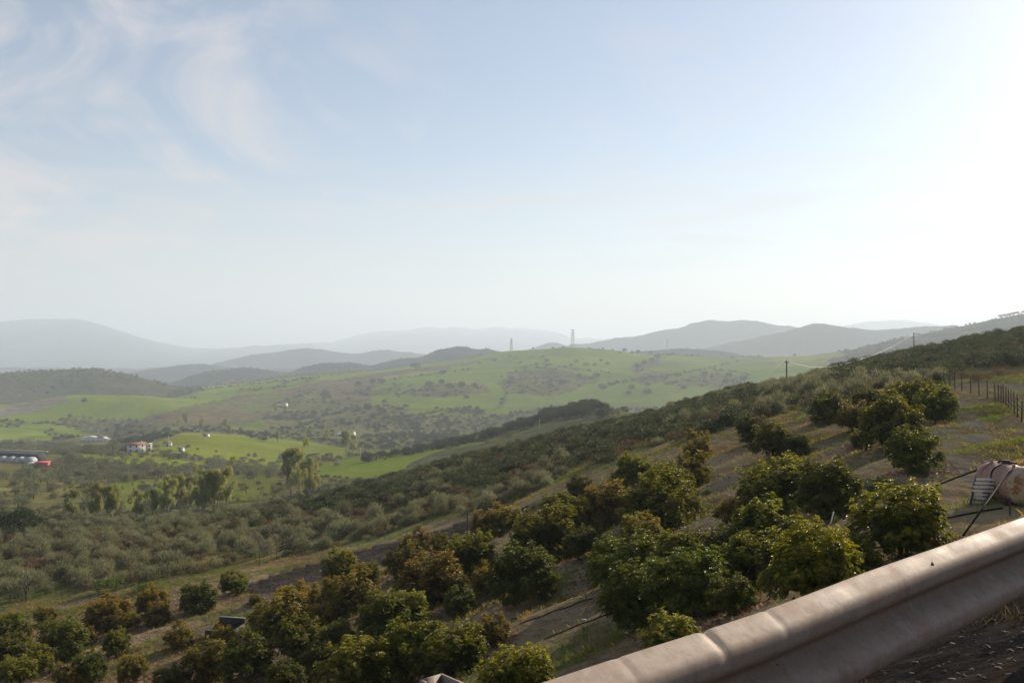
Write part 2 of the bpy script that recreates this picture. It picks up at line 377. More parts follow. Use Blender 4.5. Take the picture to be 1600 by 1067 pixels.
LU[trk & (fbm(GX, GY, 1.8, 4) > 0.0)] = TRACK
shade_trk = inpoly([(380,915),(440,893),(600,848),(740,812),(880,775),(890,785),(740,832),(600,880),(480,912),(400,930)]) & (GD < 130) & (GD > 60)
LU[shade_trk] = VERGE  # track takes the dark verge tone to paint in the shade on it
LU[(rail_s(GX, GY) > -0.4) & (rail_s(GX, GY) < 6) & (GD < 80)] = VERGE
LU[rail_s(GX, GY) < -0.4] = np.where(GD < 140, VERGE, LU)[rail_s(GX, GY) < -0.4]
tab = np.array([COLS[k] for k in range(12)])
GC = tab[LU]
# tramlines, patchy growth, creeks: real colour of the crops
pn = fbm(GX, GY, 55, 4)[..., None]; pn2 = fbm(GX+500, GY, 210, 3)[..., None]
isg = ((LU == GREEN) | (LU == GREEN2) | (LU == LAWN))[..., None]
GC = np.where(isg, GC*(1+0.22*pn+0.22*pn2) + np.maximum(pn2+0.05, 0)*np.array([.04,.012,.004]), GC*(1+0.3*pn))
bm = (LU == BROWN)[..., None]*np.clip(fbm(GX+40, GY*0.6, 150, 4)*3-0.35, 0, 1)[..., None]; GC = GC*(1-bm)+bm*np.array([.14,.19,.036])
creek = np.clip(1-np.abs(fbm(GX-200, GY*0.8, 420, 3))/0.035, 0, 1)*np.clip((GD-900)/300, 0, 1)*np.clip((2700-GD)/300, 0, 1)
GC = GC*(1-0.55*creek[..., None]) + 0.55*creek[..., None]*np.array([.05,.06,.03])
# orchard floor: bare soil banks with strips of grass
og = ((LU == ORCH) | (LU == TRACK)) & (GD < 110)
ph = (GX*0.50 - GY*0.87 + fbm(GX, GY, 25, 2)*1.5)/4.6
gr = np.clip(fbm(GX, GY, 6, 4)*2.2 + 0.30*np.sin(2*math.pi*ph+1.2)+0.05 - 0.35*(LU == TRACK) + 0.35*np.clip((GX-16)/10, 0, 1), 0, 1)*og
GC = GC*(1-gr[..., None]*0.8) + gr[..., None]*0.8*np.array([.130,.145,.036])
red = np.clip(fbm(GX+77, GY, 14, 3)*1.8, 0, 1)*og
GC = GC*(1-red[..., None]*0.5) + red[..., None]*0.5*np.array([.25,.145,.080])
GC = np.clip(GC, 0.01, 0.6)
rough = np.where(isg[..., 0], 0.15, 1.0)*np.where(LU == VERGE, 1.0, 1.0)
ii = np.arange(nr-1)[:, None]*nc + np.arange(nc-1)[None, :]
FQ = np.stack([ii, ii+1, ii+1+nc, ii+nc], -1).reshape(-1, 4)
gm, t = new_mat('ground')
at1 = t.node('ShaderNodeAttribute', _attribute_name='land'); at2 = t.node('ShaderNodeAttribute', _attribute_name='coarse')
geo = t.node('ShaderNodeNewGeometry'); pos = geo.outputs['Position']
nA = t.noise(0.09, 6, 0.65, pos); nB = t.noise(1.9, 6, 0.7, pos); nC = t.noise(14.0, 4, 0.6, pos)
v = t.math('ADD', t.math('MULTIPLY', t.ramp(nA, 0.3, 0.7, -1, 1), t.math('MULTIPLY', at2.outputs['Fac'], 0.45)), t.math('ADD', 1.0, t.math('ADD', t.ramp(nB, 0.25, 0.75, -0.35, 0.35), t.ramp(nC, 0.2, 0.8, -0.28, 0.28))))
hsv = t.node('ShaderNodeHueSaturation', Value=v, Color=at1.outputs['Color'])
peb = t.node('ShaderNodeTexVoronoi', Scale=7.0, Vector=pos)
stone = t.math('MULTIPLY', t.ramp(peb.outputs['Distance'], 0.16, 0.10), t.math('MULTIPLY', t.ramp(t.node('ShaderNodeSeparateColor', Color=peb.outputs['Color']).outputs[0], 0.78, 0.8), at2.outputs['Fac']))
cc = t.mix(t.math('MULTIPLY', stone, 0.7), hsv.outputs[0], (.30,.28,.25))
pb = t.node('ShaderNodeBsdfDiffuse', Color=cc, Roughness=0.8)
hgt = t.math('ADD', t.math('MULTIPLY', nB, 0.5), t.math('ADD', t.math('MULTIPLY', nC, 0.12), t.math('MULTIPLY', stone, 0.1)))
bp = t.node('ShaderNodeBump', Strength=0.9, Distance=0.30, Height=hgt); t.l.new(bp.outputs[0], pb.inputs['Normal'])
bp2 = t.node('ShaderNodeBump', Strength=0.6, Distance=3.5, Height=nA, Normal=bp.outputs[0]); t.l.new(bp2.outputs[0], pb.inputs['Normal'])
o = t.node('ShaderNodeOutputMaterial'); t.l.new(pb.outputs[0], o.inputs[0])
V = np.stack([GX, GY, GZ], -1).reshape(-1, 3)
g = link(bpy.data.objects.new('ground', np_mesh('ground', V, FQ, gm, {'land': GC.reshape(-1, 3), 'coarse': rough.ravel()}, smooth=True)))
tag(g, kind='structure')

# ---------------------------------------------------------------- haze
hz, t = new_mat('haze')
pv = t.node('ShaderNodeVolumePrincipled', Density=0.000145, Anisotropy=0.2); pv.inputs['Color'].default_value = (.755, .865, .995, 1)
o = t.node('ShaderNodeOutputMaterial'); t.l.new(pv.outputs[0], o.inputs[1])
b = MB(); zmin = float(GZ.min())-1.5; zmax = float(GZ.max())+25
b.box((3500, 10300, (zmin+zmax)/2), (62000, 21500, zmax-zmin))
tag(b.build('haze', hz), kind='stuff')
print('ground', nr*nc, 'z', zmin, zmax)

# ---------------------------------------------------------------- foliage materials
def leaf_mat(name, c1, c2, c3=None, trans=0.35, rough=0.45, spec=0.5, varv=0.25):
    """c1..c2 vary leaf to leaf, c3 = new growth and painted-in sunlight at the shoot tips ('young' attribute)"""
    m, t = new_mat(name)
    a = t.node('ShaderNodeAttribute', _attribute_name='tint'); oi = t.node('ShaderNodeObjectInfo')
    c = t.mix(a.outputs['Fac'], c1, c2)
    if c3:
        y = t.node('ShaderNodeAttribute', _attribute_name='young_lit')
        c = t.mix(y.outputs['Fac'], c, c3)
    hs = t.node('ShaderNodeHueSaturation', Color=c, Value=t.ramp(oi.outputs['Random'], 0, 1, 1-varv, 1+varv), Hue=t.ramp(t.math('FRACT', t.math('MULTIPLY', oi.outputs['Random'], 7.3)), 0, 1, 0.485, 0.512))
    p = t.node('ShaderNodeBsdfPrincipled', Roughness=rough); p.inputs['Specular IOR Level'].default_value = spec
    t.l.new(hs.outputs[0], p.inputs['Base Color'])
    tr = t.node('ShaderNodeBsdfTranslucent'); br = t.node('ShaderNodeHueSaturation', Color=hs.outputs[0], Value=1.5, Saturation=1.15); t.l.new(br.outputs[0], tr.inputs[0])
    mx = t.node('ShaderNodeMixShader', i0=trans); t.l.new(p.outputs[0], mx.inputs[1]); t.l.new(tr.outputs[0], mx.inputs[2])
    o = t.node('ShaderNodeOutputMaterial'); t.l.new(mx.outputs[0], o.inputs[0])
    return m
M_AVO = leaf_mat('avocado_leaf', (.042,.058,.011), (.095,.108,.016), (.300,.270,.036), 0.32, 0.5, 0.38)
M_AVOR = leaf_mat('avocado_leaf_bronze', (.056,.060,.013), (.130,.112,.020), (.360,.265,.050), 0.32, 0.48, 0.4)
M_BROOM = leaf_mat('broom_twig', (.130,.136,.070), (.232,.225,.130), None, 0.25, 0.8, 0.2)
M_BUSH = leaf_mat('bush_leaf', (.040,.050,.020), (.080,.090,.034), None, 0.2, 0.6, 0.3)
M_BROWN = leaf_mat('heath_leaf', (.105,.080,.045), (.180,.135,.076), None, 0.2, 0.8, 0.2)
M_GREENB = leaf_mat('fresh_leaf', (.060,.090,.022), (.10,.13,.030), None, 0.35, 0.6, 0.3)
M_OAK = leaf_mat('oak_leaf', (.028,.036,.016), (.050,.058,.024), None, 0.15, 0.6, 0.3)
M_EUC = leaf_mat('eucalyptus_leaf', (.155,.170,.055), (.26,.26,.085), None, 0.5, 0.5, 0.4)
M_PINE = leaf_mat('pine_needle', (.025,.042,.016), (.045,.065,.022), None, 0.15, 0.6, 0.3)
M_OLIVE = leaf_mat('olive_leaf', (.105,.115,.062), (.165,.170,.100), None, 0.2, 0.6, 0.3)
M_GRASS = leaf_mat('grass_blade', (.085,.115,.024), (.230,.165,.070), None, 0.4, 0.7, 0.2)
M_BARK = simple('bark', (.085,.065,.048), 0.95, var=0.45, scale=9, bump=0.5)
M_PBARK = simple('pale_bark', (.36,.31,.25), 0.9, var=0.5, scale=3, bump=0.3)

def leaves(P, D, Ln, Wd, droop=0.2, fold=0.25, young_lit=None):
    """leaf-shaped folded blades: P base points, D directions (unit)"""
    n = len(P)
    D = D/np.linalg.norm(D, axis=1, keepdims=True)
    rv = rng.normal(size=(n, 3)); S = np.cross(D, rv); S /= np.linalg.norm(S, axis=1, keepdims=True)+1e-9
    Nn = np.cross(S, D); Nn *= np.sign(Nn[:, 2:3]+1e-6)
    Ln = np.broadcast_to(Ln, (n,))[:, None]; Wd = np.broadcast_to(Wd, (n,))[:, None]
    dz = np.zeros((n, 3)); dz[:, 2] = -droop
    tip = P + D*Ln + dz*Ln
    mid = P + D*Ln*0.48
    V = np.stack([P, mid+S*Wd*0.5+Nn*Wd*fold, tip, mid-S*Wd*0.5+Nn*Wd*fold], 1).reshape(-1, 3)
    b = np.arange(n)[:, None]*4
    Fc = np.concatenate([b+np.array([0, 1, 2]), b+np.array([0, 2, 3])])
    tint = np.repeat(rng.random(n), 4); y = np.repeat(np.zeros(n) if young_lit is None else young_lit, 4)
    return V, Fc, tint, y
def leaf_obj(name, parts, mat, parent=None, me_only=False):
    Vs, Fs, Ts, Ys = [], [], [], []; n = 0
    for V, Fc, T, Y in parts:
        Vs.append(V); Fs.append(Fc+n); Ts.append(T); Ys.append(Y); n += len(V)
    me = np_mesh(name, np.concatenate(Vs), np.concatenate(Fs), mat, {'tint': np.concatenate(Ts), 'young_lit': np.concatenate(Ys)})
    if me_only: return me
    return link(bpy.data.objects.new(name, me), parent)
def usph(n, zmin=-1.0):
    v = rng.normal(size=(int(n*3)+8, 3)); v /= np.linalg.norm(v, axis=1, keepdims=True)
    return v[v[:, 2] > zmin][:n]

def avocado_meshes(kind, w=4.6, hh=3.9, lean=0.0, skirt=0.08):
    """dense irregular crown of leaf rosettes: many small shoots standing out of an egg-shaped mass"""
    P, Dv, Y, Sz = [], [], [], []
    lop = rng.uniform(0.62, 1.16, 9); lpz = rng.uniform(0.78, 1.08, 9); ph0 = rng.random()*6.28
    def rad_at(a, f):                                                # uneven outline by bearing and height
        k = (a+ph0) % 6.2832/6.2832*9; k0 = int(k) % 9; t_ = k-int(k); lo = lop[k0]*(1-t_)+lop[(k0+1) % 9]*t_
        pr_ = math.sqrt(max(0, 1-((f-0.40)/0.60)**2)) if f > 0.40 else 0.80+0.20*(f-skirt)/(0.40-skirt)
        return w/2*pr_*lo
    sh = []
    for i in range(80):
        f = skirt+(0.97-skirt)*rng.random()**0.85; a = rng.random()*6.2832; r = rad_at(a, f)*rng.uniform(0.78, 1.0)
        ka = int((a+ph0+1.0) % 6.2832/6.2832*9) % 9; x, y, z = r*math.cos(a)+lean*f*hh*0.25, r*math.sin(a), f*hh*(1-(1-lpz[ka])*min(1, f*1.3))
        out = np.array([math.cos(a)*(1.1-f), math.sin(a)*(1.1-f), 0.25+f]); out /= np.linalg.norm(out)
        ln = rng.uniform(0.25, 0.60) if f < .6 else (rng.uniform(0.35, 0.9) if i % 7 else rng.uniform(0.9, 1.35))
        sh.append((np.array([x, y, z]), out, ln, f))
    for (c, out, ln, f) in sh:
        nr_ = int(3+ln*6)
        for k in range(nr_):
            g = k/nr_; width = 0.34*(1-0.65*g)+0.04
            m_ = int(5*(1-0.6*g))+1
            pos = c+out*ln*g+rng.normal(size=(m_, 3))*width*0.62
            yg = np.clip((g-0.25)*1.4+(f-0.4)*0.9+rng.normal(size=m_)*0.28, 0, 1)*(0.3 if kind == 'dark' else 1)  # higher tips yellower: new growth plus sun highlights put into the leaf colour
            base = rng.random(m_)*6.28
            side = np.cross(out, [0.3, 0.2, 1.0]); side /= np.linalg.norm(side); s2 = np.cross(side, out)
            for q in range(7):
                a = base+q*0.898+rng.normal(size=m_)*0.15
                dd = out*0.45+side*np.cos(a)[:, None]+s2*np.sin(a)[:, None]+rng.normal(size=(m_, 3))*0.15
                P.append(pos); Dv.append(dd); Y.append(yg*rng.uniform(.4, 1, m_)); Sz.append(rng.uniform(.8, 1.25, m_)*(1-0.2*yg))
    n = 4200; d = usph(n, -1); q = rng.random((len(d), 1))**0.5*0.80                 # leaves inside the mass
    inn = d*q*np.array([w/2*0.72, w/2*0.72, hh*0.38])+np.array([lean*.1*hh, 0, hh*0.48])
    P.append(inn); Dv.append(d+rng.normal(size=d.shape)*.6); Y.append(np.zeros(len(d))); Sz.append(np.full(len(d), 1.3))
    P = np.concatenate(P); Dv = np.concatenate(Dv); Y = np.concatenate(Y); Sz = np.concatenate(Sz)
    keep = P[:, 2] > skirt*hh*0.5
    part = leaves(P[keep], Dv[keep], 0.20*Sz[keep], 0.085*Sz[keep], 0.40, 0.22, Y[keep])
    crown = leaf_obj('crown', [part], M_AVOR if kind == 'bronze' else M_AVO, me_only=True)
    b = MB(); th = hh*max(0.22, skirt)
    b.tube([(0, 0, -0.4), (0.03, 0, th*0.5), (lean*0.15, 0.02, th)], [0.16, 0.12, 0.11], 8)
    for (c, out, ln, f) in sh[::3]:
        p1 = np.array([lean*0.15, 0.02, th]); p2 = (p1+c)/2+np.array([c[0]*.1, c[1]*.1, -0.12])
        b.tube([p1, p2, c], [0.065, 0.04, 0.015], 5, False)
    return b.mesh('trunk', M_BARK, True), crown
AVO = [avocado_meshes('plain', 4.6, 3.9), avocado_meshes('plain', 4.9, 3.9, 0, 0.30), avocado_meshes('plain', 4.3, 4.4), avocado_meshes('dark', 4.8, 4.0), avocado_meshes('bronze', 4.5, 3.6, 0, .16), avocado_meshes('bronze', 4.2, 4.0), avocado_meshes('plain', 5.2, 3.9, 0.5, 0.24)]

def thing(name, label, cat, loc, rz=0.0, group=None, kind=None):
    return tag(empty(name, loc, rz), label, cat, group, kind)
def child(name, me, parent):
    o = bpy.data.objects.new(name, me); return link(o, parent)
# px of trunk, py of foot, crown width in photo pixels, kind (0-2 plain, 3 dark, 4-5 bronze, 6 wide), label
G_AVO = 'avocado trees of the orchard on the near slope'
AV = [
 (1298,664,66,3,'dark avocado tree at the left end of the cluster beside the gravel track'),
 (1332,674,56,4,'bronze-tinged avocado tree in the middle of the cluster beside the gravel track'),
 (1358,645,50,3,'small dark avocado tree at the back of the cluster, nearest the grey broom'),
 (1427,652,78,1,'umbrella-shaped avocado tree with bare trunk showing, behind the cluster by the gravel track'),
 (1461,666,74,6,'avocado tree with low sideways crown closest to the fence, clear trunk and shade beneath'),
 (1390,708,92,2,'tall dense avocado tree at the front of the cluster beside the gravel track'),
 (1425,734,86,3,'round dark avocado tree on the very edge of the gravel track, weeds at its foot'),
 (1214,806,118,0,'huge broad avocado tree, left half of the big pair in mid slope'),
 (1292,808,108,3,'huge dark avocado tree, right half of the big pair in mid slope'),
 (1178,694,58,3,'small round avocado tree alone at the top left of the striped grass slope'),
 (1208,712,62,0,'small avocado tree just behind the huge pair, beside the striped grass'),
 (1194,868,98,2,'yellow-green avocado tree with upright shoots right in front of the huge pair'),
 (1408,872,150,0,'large glossy avocado tree nearest the metal tank, its foot hidden by the guardrail'),
 (1275,945,152,0,'large avocado tree rising directly behind the middle of the guardrail'),
 (1178,915,88,2,'avocado tree filling the gap left of the large one behind the guardrail'),
 (1090,722,48,5,'small bronze avocado tree standing alone below the utility pole'),
 (988,757,58,0,'avocado tree at the far left edge of the upper orchard, beside the scrub'),
 (968,770,36,4,'tiny avocado tree at the foot of the taller one on the scrub edge'),
 (906,781,46,3,'small dark avocado tree touching the grey broom scrub'),
 (950,815,76,4,'yellowish avocado tree with a shaded foot, left of the central clump'),
 (1082,760,60,5,'brownish avocado tree at the head of the central clump'),
 (1040,788,84,3,'flat dark avocado tree second in the central clump'),
 (1030,838,112,0,'broad avocado tree in the heart of the central clump'),
 (880,842,86,1,'rounded avocado tree with bronze shoots left of the central clump'),
 (852,880,106,0,'wide avocado tree with silvery leaf glints on its right flank'),
 (816,938,112,3,'dome of glossy avocado beside the bare shaded bank with hoses'),
 (985,930,128,3,'deep shaded avocado tree in the darkest hollow, left part'),
 (1085,965,138,3,'deep shaded avocado tree in the darkest hollow, right part'),
 (1000,995,126,3,'lowest deep shaded avocado tree above the hoses'),
 (1120,900,104,3,'shaded avocado tree between the central clump and the darkest hollow'),
 (1050,1048,96,2,'avocado shoot tip poking above the dented guardrail'),
 (530,908,52,2,'narrow avocado tree below the dark dirt track, crown in sun'),
 (575,915,42,0,'small avocado tree right beside the narrow sunlit one under the dirt track'),
 (485,942,38,4,'little yellowish avocado tree over the bronze hedge-like row'),
 (530,940,54,4,'low avocado tree between the narrow sunlit one and the reddish one'),
 (735,905,86,0,'big round avocado tree with trunk showing below the small wooden post'),
 (790,832,58,4,'avocado tree at the top edge, just right of the small wooden post'),
 (757,842,44,5,'bronze avocado tree directly at the small wooden post'),
 (690,875,46,0,'small avocado tree on the edge of the dirt track left of the wooden post'),
 (635,903,62,5,'rusty-toned avocado tree left of the big round one'),
 (682,950,106,4,'spreading bronze avocado tree on a clear dark trunk'),
 (553,962,76,5,'reddest avocado tree, its whole crown coppery'),
 (455,967,64,4,'bronze avocado tree above the dark timber frame'),
 (438,1002,86,5,'bronze avocado tree just right of the dark timber frame'),
 (500,985,50,4,'small bronze avocado tree right of the reddish bronze pair'),
 (530,1008,52,3,'dark low avocado tree in the hollow below the coppery one'),
 (600,1002,96,3,'wide shadowed avocado tree in the hollow below the coppery one'),
 (643,1068,112,2,'bright green avocado tree with tall shoots at the bottom centre'),
 (712,1062,108,0,'bright green avocado tree above the guardrail post'),
 (560,1102,128,1,'bright avocado crown cut by the lower edge, left of the tall shoots'),
 (812,1108,126,0,'bright avocado tree between guardrail post and guardrail end'),
 (770,1002,50,5,'thin brown avocado tree in the shade above the bright bottom crowns'),
 (440,1088,70,3,'dark avocado tree at the lower edge below the bronze row'),
 (165,990,78,4,'tall bronze-topped avocado tree, biggest by the left dirt bank'),
 (196,985,40,4,'low avocado bush clinging to the tall bronze-topped one'),
 (235,962,56,4,'avocado tree with umbrella crown right of the tall bronze-topped one'),
 (246,978,42,5,'small orange-tinged avocado tree under the umbrella-crowned one'),
 (310,957,64,3,'dark glossy avocado tree on a green grass patch, left slope'),
 (364,927,46,0,'dark avocado tree closest to the start of the dirt track, left slope'),
 (400,943,22,4,'tiny avocado sapling under the dirt track'),
 (70,973,32,4,'small golden avocado tree alone below the bare tree'),
 (8,985,34,4,'golden avocado tree at the left edge of the orchard top'),
 (20,1002,52,0,'avocado tree at the left edge, second from the top'),
 (95,1037,88,3,'broad dark avocado mound on the lower left'),
 (22,1032,58,0,'avocado tree at the left edge behind the broad dark mound'),
 (22,1078,64,1,'avocado tree in the bottom left corner'),
 (181,1027,46,2,'pointed avocado tree beside the grey gravel patch'),
 (280,1010,42,5,'sparse brown avocado tree standing alone on the pale dirt'),
 (208,1064,52,4,'bronze avocado tree with dead twigs below, bottom left'),
 (108,1074,50,4,'small bronze avocado tree right of the bottom left corner'),
 (330,1062,82,4,'avocado tree at the lower edge under the dark timber frame'),
 (388,1062,94,3,'long dark avocado tree with bright rim below the dark timber frame'),
 (345,1010,40,4,'avocado tree at the left foot of the dark timber frame'),
 (265,1085,60,3,'dark avocado tree at the lower edge below the lone brown one'),
 (500,1060,70,3,'shadowed avocado tree in the dark lower middle'),
 (590,1045,60,3,'small shadowed avocado tree left of the tall bright shoots'),
 (918,842,44,5,'bronze avocado tree wedged between the glinting one and the yellowish one'),
 (1010,880,70,2,'avocado tree with bright top shoots over the darkest hollow'),
 (1145,960,80,3,'dark avocado tree behind the guardrail dent'),
 (1062,812,66,0,'rounded avocado tree on the right flank of the central clump'),
 (1005,858,72,4,'bronze-topped avocado tree at the front of the central clump'),
 (915,872,60,3,'dark avocado tree between the glinting one and the darkest hollow'),
 (955,905,76,0,'avocado tree at the upper left of the darkest hollow'),
 (1060,905,84,2,'avocado tree with pale shoots on the far side of the darkest hollow'),
 (1248,712,44,3,'small dark avocado tree tucked behind the right half of the big pair'),
 (1150,820,60,4,'bronze avocado tree left of the yellow-green one in front of the big pair'),
 (1245,868,80,3,'dark avocado tree between the yellow-green one and the large one behind the rail'),
 (1330,905,84,0,'avocado tree between the two large ones behind the guardrail'),
 (655,830+30,40,5,'small bronze avocado tree on the lower lip of the dirt track'),
 (720,960,58,3,'dark avocado tree in the shade right of the spreading bronze one'),
 (640,978,70,0,'avocado tree in the shade below the spreading bronze one'),
 (760,930,60,4,'bronze avocado tree between the big round one and the glossy dome'),
 (470,1030,80,0,'avocado tree under the bronze row, lower left centre'),
 (140,1065,60,3,'dark avocado tree at the lower edge right of the broad mound'),
 (60,1052,56,0,'avocado tree tucked under the broad dark mound'),
 (130,1012,40,4,'small bronze avocado tree between the broad mound and the tall bronze-topped one'),
 (415,985,46,5,'rusty avocado tree touching the timber frame on the right'),
 (1350,700,40,0,'light green small avocado tree in front of the bronze one in the cluster'),
]
occupied = []
for i, (px, py, wpx, k, lab) in enumerate(AV):
    p = ground(px, py, 17 if py > 1000 or px > 1000 else 30, 125)
    size = wpx*p[1]/F
    base_w = (4.6, 4.9, 4.3, 4.8, 4.5, 4.2, 5.2)[k]
    s = size/base_w*(0.98 if px < 450 else 1.02 if px < 700 else 1.03)
    tm, cm = AVO[k]
    r = thing('avocado_tree', lab, 'avocado tree', (p[0], p[1], p[2]-0.05), rng.random()*6.28, G_AVO)
    r.scale = (s*rng.uniform(.94, 1.06), s*rng.uniform(.94, 1.06), s*rng.uniform(.80, .95))
    child('trunk', tm, r); child('crown', cm, r)
    occupied.append((p[0], p[1], size*0.55))
OCC = np.array(occupied)
print('avocado dist', OCC[:, 1].min(), OCC[:, 1].max())

# ---------------------------------------------------------------- shrub meshes (single-mesh shrubs)
def broom_mesh(hh=2.0, w=2.2, n=1100, mat=None, name='broom_shrub'):
    """soft domes of fine twigs rising and fanning from the foot"""
    mat = mat or M_BROOM
    P, D, Ln = [], [], []
    for b_ in range(7):
        a = rng.random()*6.28; r = rng.random()**0.5*w*0.30; rad = rng.uniform(.28, .45)*w*0.8
        c = np.array([r*math.cos(a), r*math.sin(a), 0.1]); hb = hh*rng.uniform(0.6, 1.0)
        m_ = n//7; d = usph(m_, 0.0); m_ = len(d); q = rng.uniform(.45, 1.0, (m_, 1))
        P.append(c + d*q*np.array([rad, rad, hb*0.8])); D.append(d*np.array([.8, .8, .5])+np.array([0, 0, .75])+rng.normal(size=(m_, 3))*0.30); Ln.append(rng.uniform(.14, .30, m_)*hb)
    P = np.concatenate(P); D = np.concatenate(D); Ln = np.concatenate(Ln)
    V, Fc, T, Y = leaves(P, D, Ln, rng.uniform(.03, .065, len(P)), -0.02, 0.1)
    V[:, 2] = np.maximum(V[:, 2], -0.1)
    return leaf_obj(name, [(V, Fc, T, Y)], mat, me_only=True)
def bush_mesh(w=2.4, hh=1.6, n=900, ls=0.16, mat=None, name='dark_bush', lobes=9, zlow=0.0):
    P, D = [], []
    for i in range(lobes):
        a = rng.random()*6.28; r = rng.random()**0.5*w*0.34; rad = rng.uniform(0.25, 0.40)*min(w, hh*1.3)
        zc = zlow + (hh-zlow-rad)*rng.uniform(0.35, 1.0)*(1-0.4*(r/(w*.5))**2)
        d = usph(n//lobes, -0.5); q = rng.uniform(0.75, 1.1, (len(d), 1))
        P.append(np.array([r*math.cos(a), r*math.sin(a), zc])+d*q*rad); D.append(d+rng.normal(size=d.shape)*0.5+np.array([0, 0, 0.2]))
    P = np.concatenate(P); D = np.concatenate(D)
    V, Fc, T, Y = leaves(P, D, ls*rng.uniform(.7, 1.3, len(P)), ls*0.6, 0.1, 0.15)
    V[:, 2] = np.maximum(V[:, 2], -0.15)
    return leaf_obj(name, [(V, Fc, T, Y)], mat or M_BUSH, me_only=True)
BROOM = [broom_mesh(2.1, 2.3), broom_mesh(1.7, 2.6), broom_mesh(2.5, 2.2)]
DARK = [bush_mesh(2.4, 1.6), bush_mesh(2.8, 1.4), bush_mesh(2.0, 1.9)]
HEATH = [bush_mesh(1.6, 0.9, 600, 0.13, M_BROWN, 'heath_shrub'), bush_mesh(1.9, 0.8, 600, 0.13, M_BROWN, 'heath_shrub'), broom_mesh(1.0, 1.6, 420, M_BROWN, 'heath_shrub')]
FRESH = [bush_mesh(2.2, 1.3, 900, 0.15, M_GREENB, 'green_bush')]
OAKC = [bush_mesh(6.0, 5.2, 1500, 0.42, M_OAK, 'crown', 14, 0.8), bush_mesh(7.0, 4.6, 1500, 0.42, M_OAK, 'crown', 14, 0.8), bush_mesh(5.4, 6.0, 1500, 0.40, M_OAK, 'crown', 12, 1.0)]
OLIVE = [bush_mesh(4.2, 3.6, 900, 0.30, M_OLIVE, 'crown', 9, 0.7), bush_mesh(3.8, 3.2, 900, 0.28, M_OLIVE, 'crown', 8, 0.6)]

# ---------------------------------------------------------------- scattered vegetation
def survey(x, y):
    z = H(x, y); q = 800+F*x/y; r = 555-F*z/y
    wx = fbm(x, y, 60, 4); wy = fbm(x+999, y, 60, 4)
    return z, q+wx*9, r+wy*3.5
def landuse(x, y):
    """nearest cell of the ground sheet"""
    W_ = np.sqrt(y*y+256); c = np.clip(np.searchsorted(U, x/W_), 0, nc-1)
    r = np.clip(np.searchsorted(YR, y), 0, nr-1)
    return LU[r, c]
def spread(y0, y1, dens, px0=-60, px1=1660):
    """uniform random points on the ground between two distances, inside the bearing range"""
    u0, u1 = (px0-800)/F, (px1-800)/F
    n = int(dens*(u1-u0)*(y1*y1-y0*y0)/2)
    y = np.sqrt(rng.uniform(y0*y0, y1*y1, n)); x = rng.uniform(u0, u1, n)*y
    return x, y
def visible(x, y, z, hgt, px0=-40, px1=1640):
    """True where the top of something this high is not hidden behind a crest"""
    q = 800+F*x/y
    ok = (q > px0) & (q < px1)
    e = (z+hgt)/y; vis = np.ones(len(x), bool)
    for f in np.linspace(0.05, 0.985, 60):
        yy = 18+(y-18)*f; vis &= H(x/y*yy, yy)/yy < e+0.0005
    return ok & vis
class Kind:
    def __init__(s): s.x = []; s.y = []; s.s = []
def put(lst, x, y, z, sc_, k): lst.append(np.stack([x, y, z, sc_, np.full(len(x), k, float)], 1) if np.isscalar(k) else np.stack([x, y, z, sc_, k.astype(float)], 1))
broom, dark, heath, oliv, oakb, fresh = [], [], [], [], [], []
# near scrub belt beyond the orchard, to the crest and down the other side
x, y = spread(84, 260, 0.42)
z, q, r = survey(x, y); lu = landuse(x, y)
edge = np.interp(q, [-100,0,200,400,600,740,800,900,1000,1150,1300,1480,1560,1700], [945,938,912,880,838,806,785,738,706,666,632,600,596,575])
d_ = np.min(np.hypot(x[:, None]-OCC[None, :, 0], y[:, None]-OCC[None, :, 1])-OCC[None, :, 2]-0.9, axis=1)
ok = (r < edge) & (d_ > 0) & ~((q > 1490) & (r > 574) & (rng.random(len(x)) > 0.15)) & (lu != DRAB) & (lu != GREEN)
ok &= ~((lu == LAWN) & (rng.random(len(x)) > 0.3))
ok &= ~((lu == TRACK)|(lu == VERGE))
x, y, z, q, r = x[ok], y[ok], z[ok], q[ok], r[ok]
pat = fbm(x, y, 22, 3); pat2 = fbm(x+300, y, 9, 2); rr = rng.random(len(x))
darkhill = (q > 1300) & (r < np.interp(q, [1300, 1400, 1480, 1600], [590, 598, 592, 575]))
heathz = ((q > 560) & (q < 1180) & (r < np.interp(q, [400, 560, 700, 900, 1100, 1180], [828, 800, 778, 735, 690, 665]))) | ((q > 440) & (q < 640) & (r < 800))
kb = ~darkhill & ~heathz & (rr < 0.30+0.5*np.clip(pat*2.5+0.6, 0, 1)); kd = (darkhill & (rr < 0.42)) | (~darkhill & ~kb & (rr < 0.55)) | (heathz & (pat < -0.32))
kh = (~kb & ~kd); kb2 = heathz & (pat2 > 0.3) & (rr < 0.5); kh = kh & ~kb2; kb = kb | kb2; kd &= ~kb
thin = rng.random(len(x))
keep_b = kb & (thin < 0.46); keep_d = kd & (thin < 0.75); keep_h = kh & (thin < 0.95)
for arr, kk, lo, hi, nn in ((broom, keep_b, .40, 1.2, 3), (dark, keep_d, .5, 1.15, 3), (heath, keep_h, .6, 1.35, 3)):
    n = kk.sum(); put(arr, x[kk], y[kk], z[kk], rng.uniform(lo, hi, n)*np.where(darkhill[kk], 1.35, 1.0), rng.integers(0, nn, n))
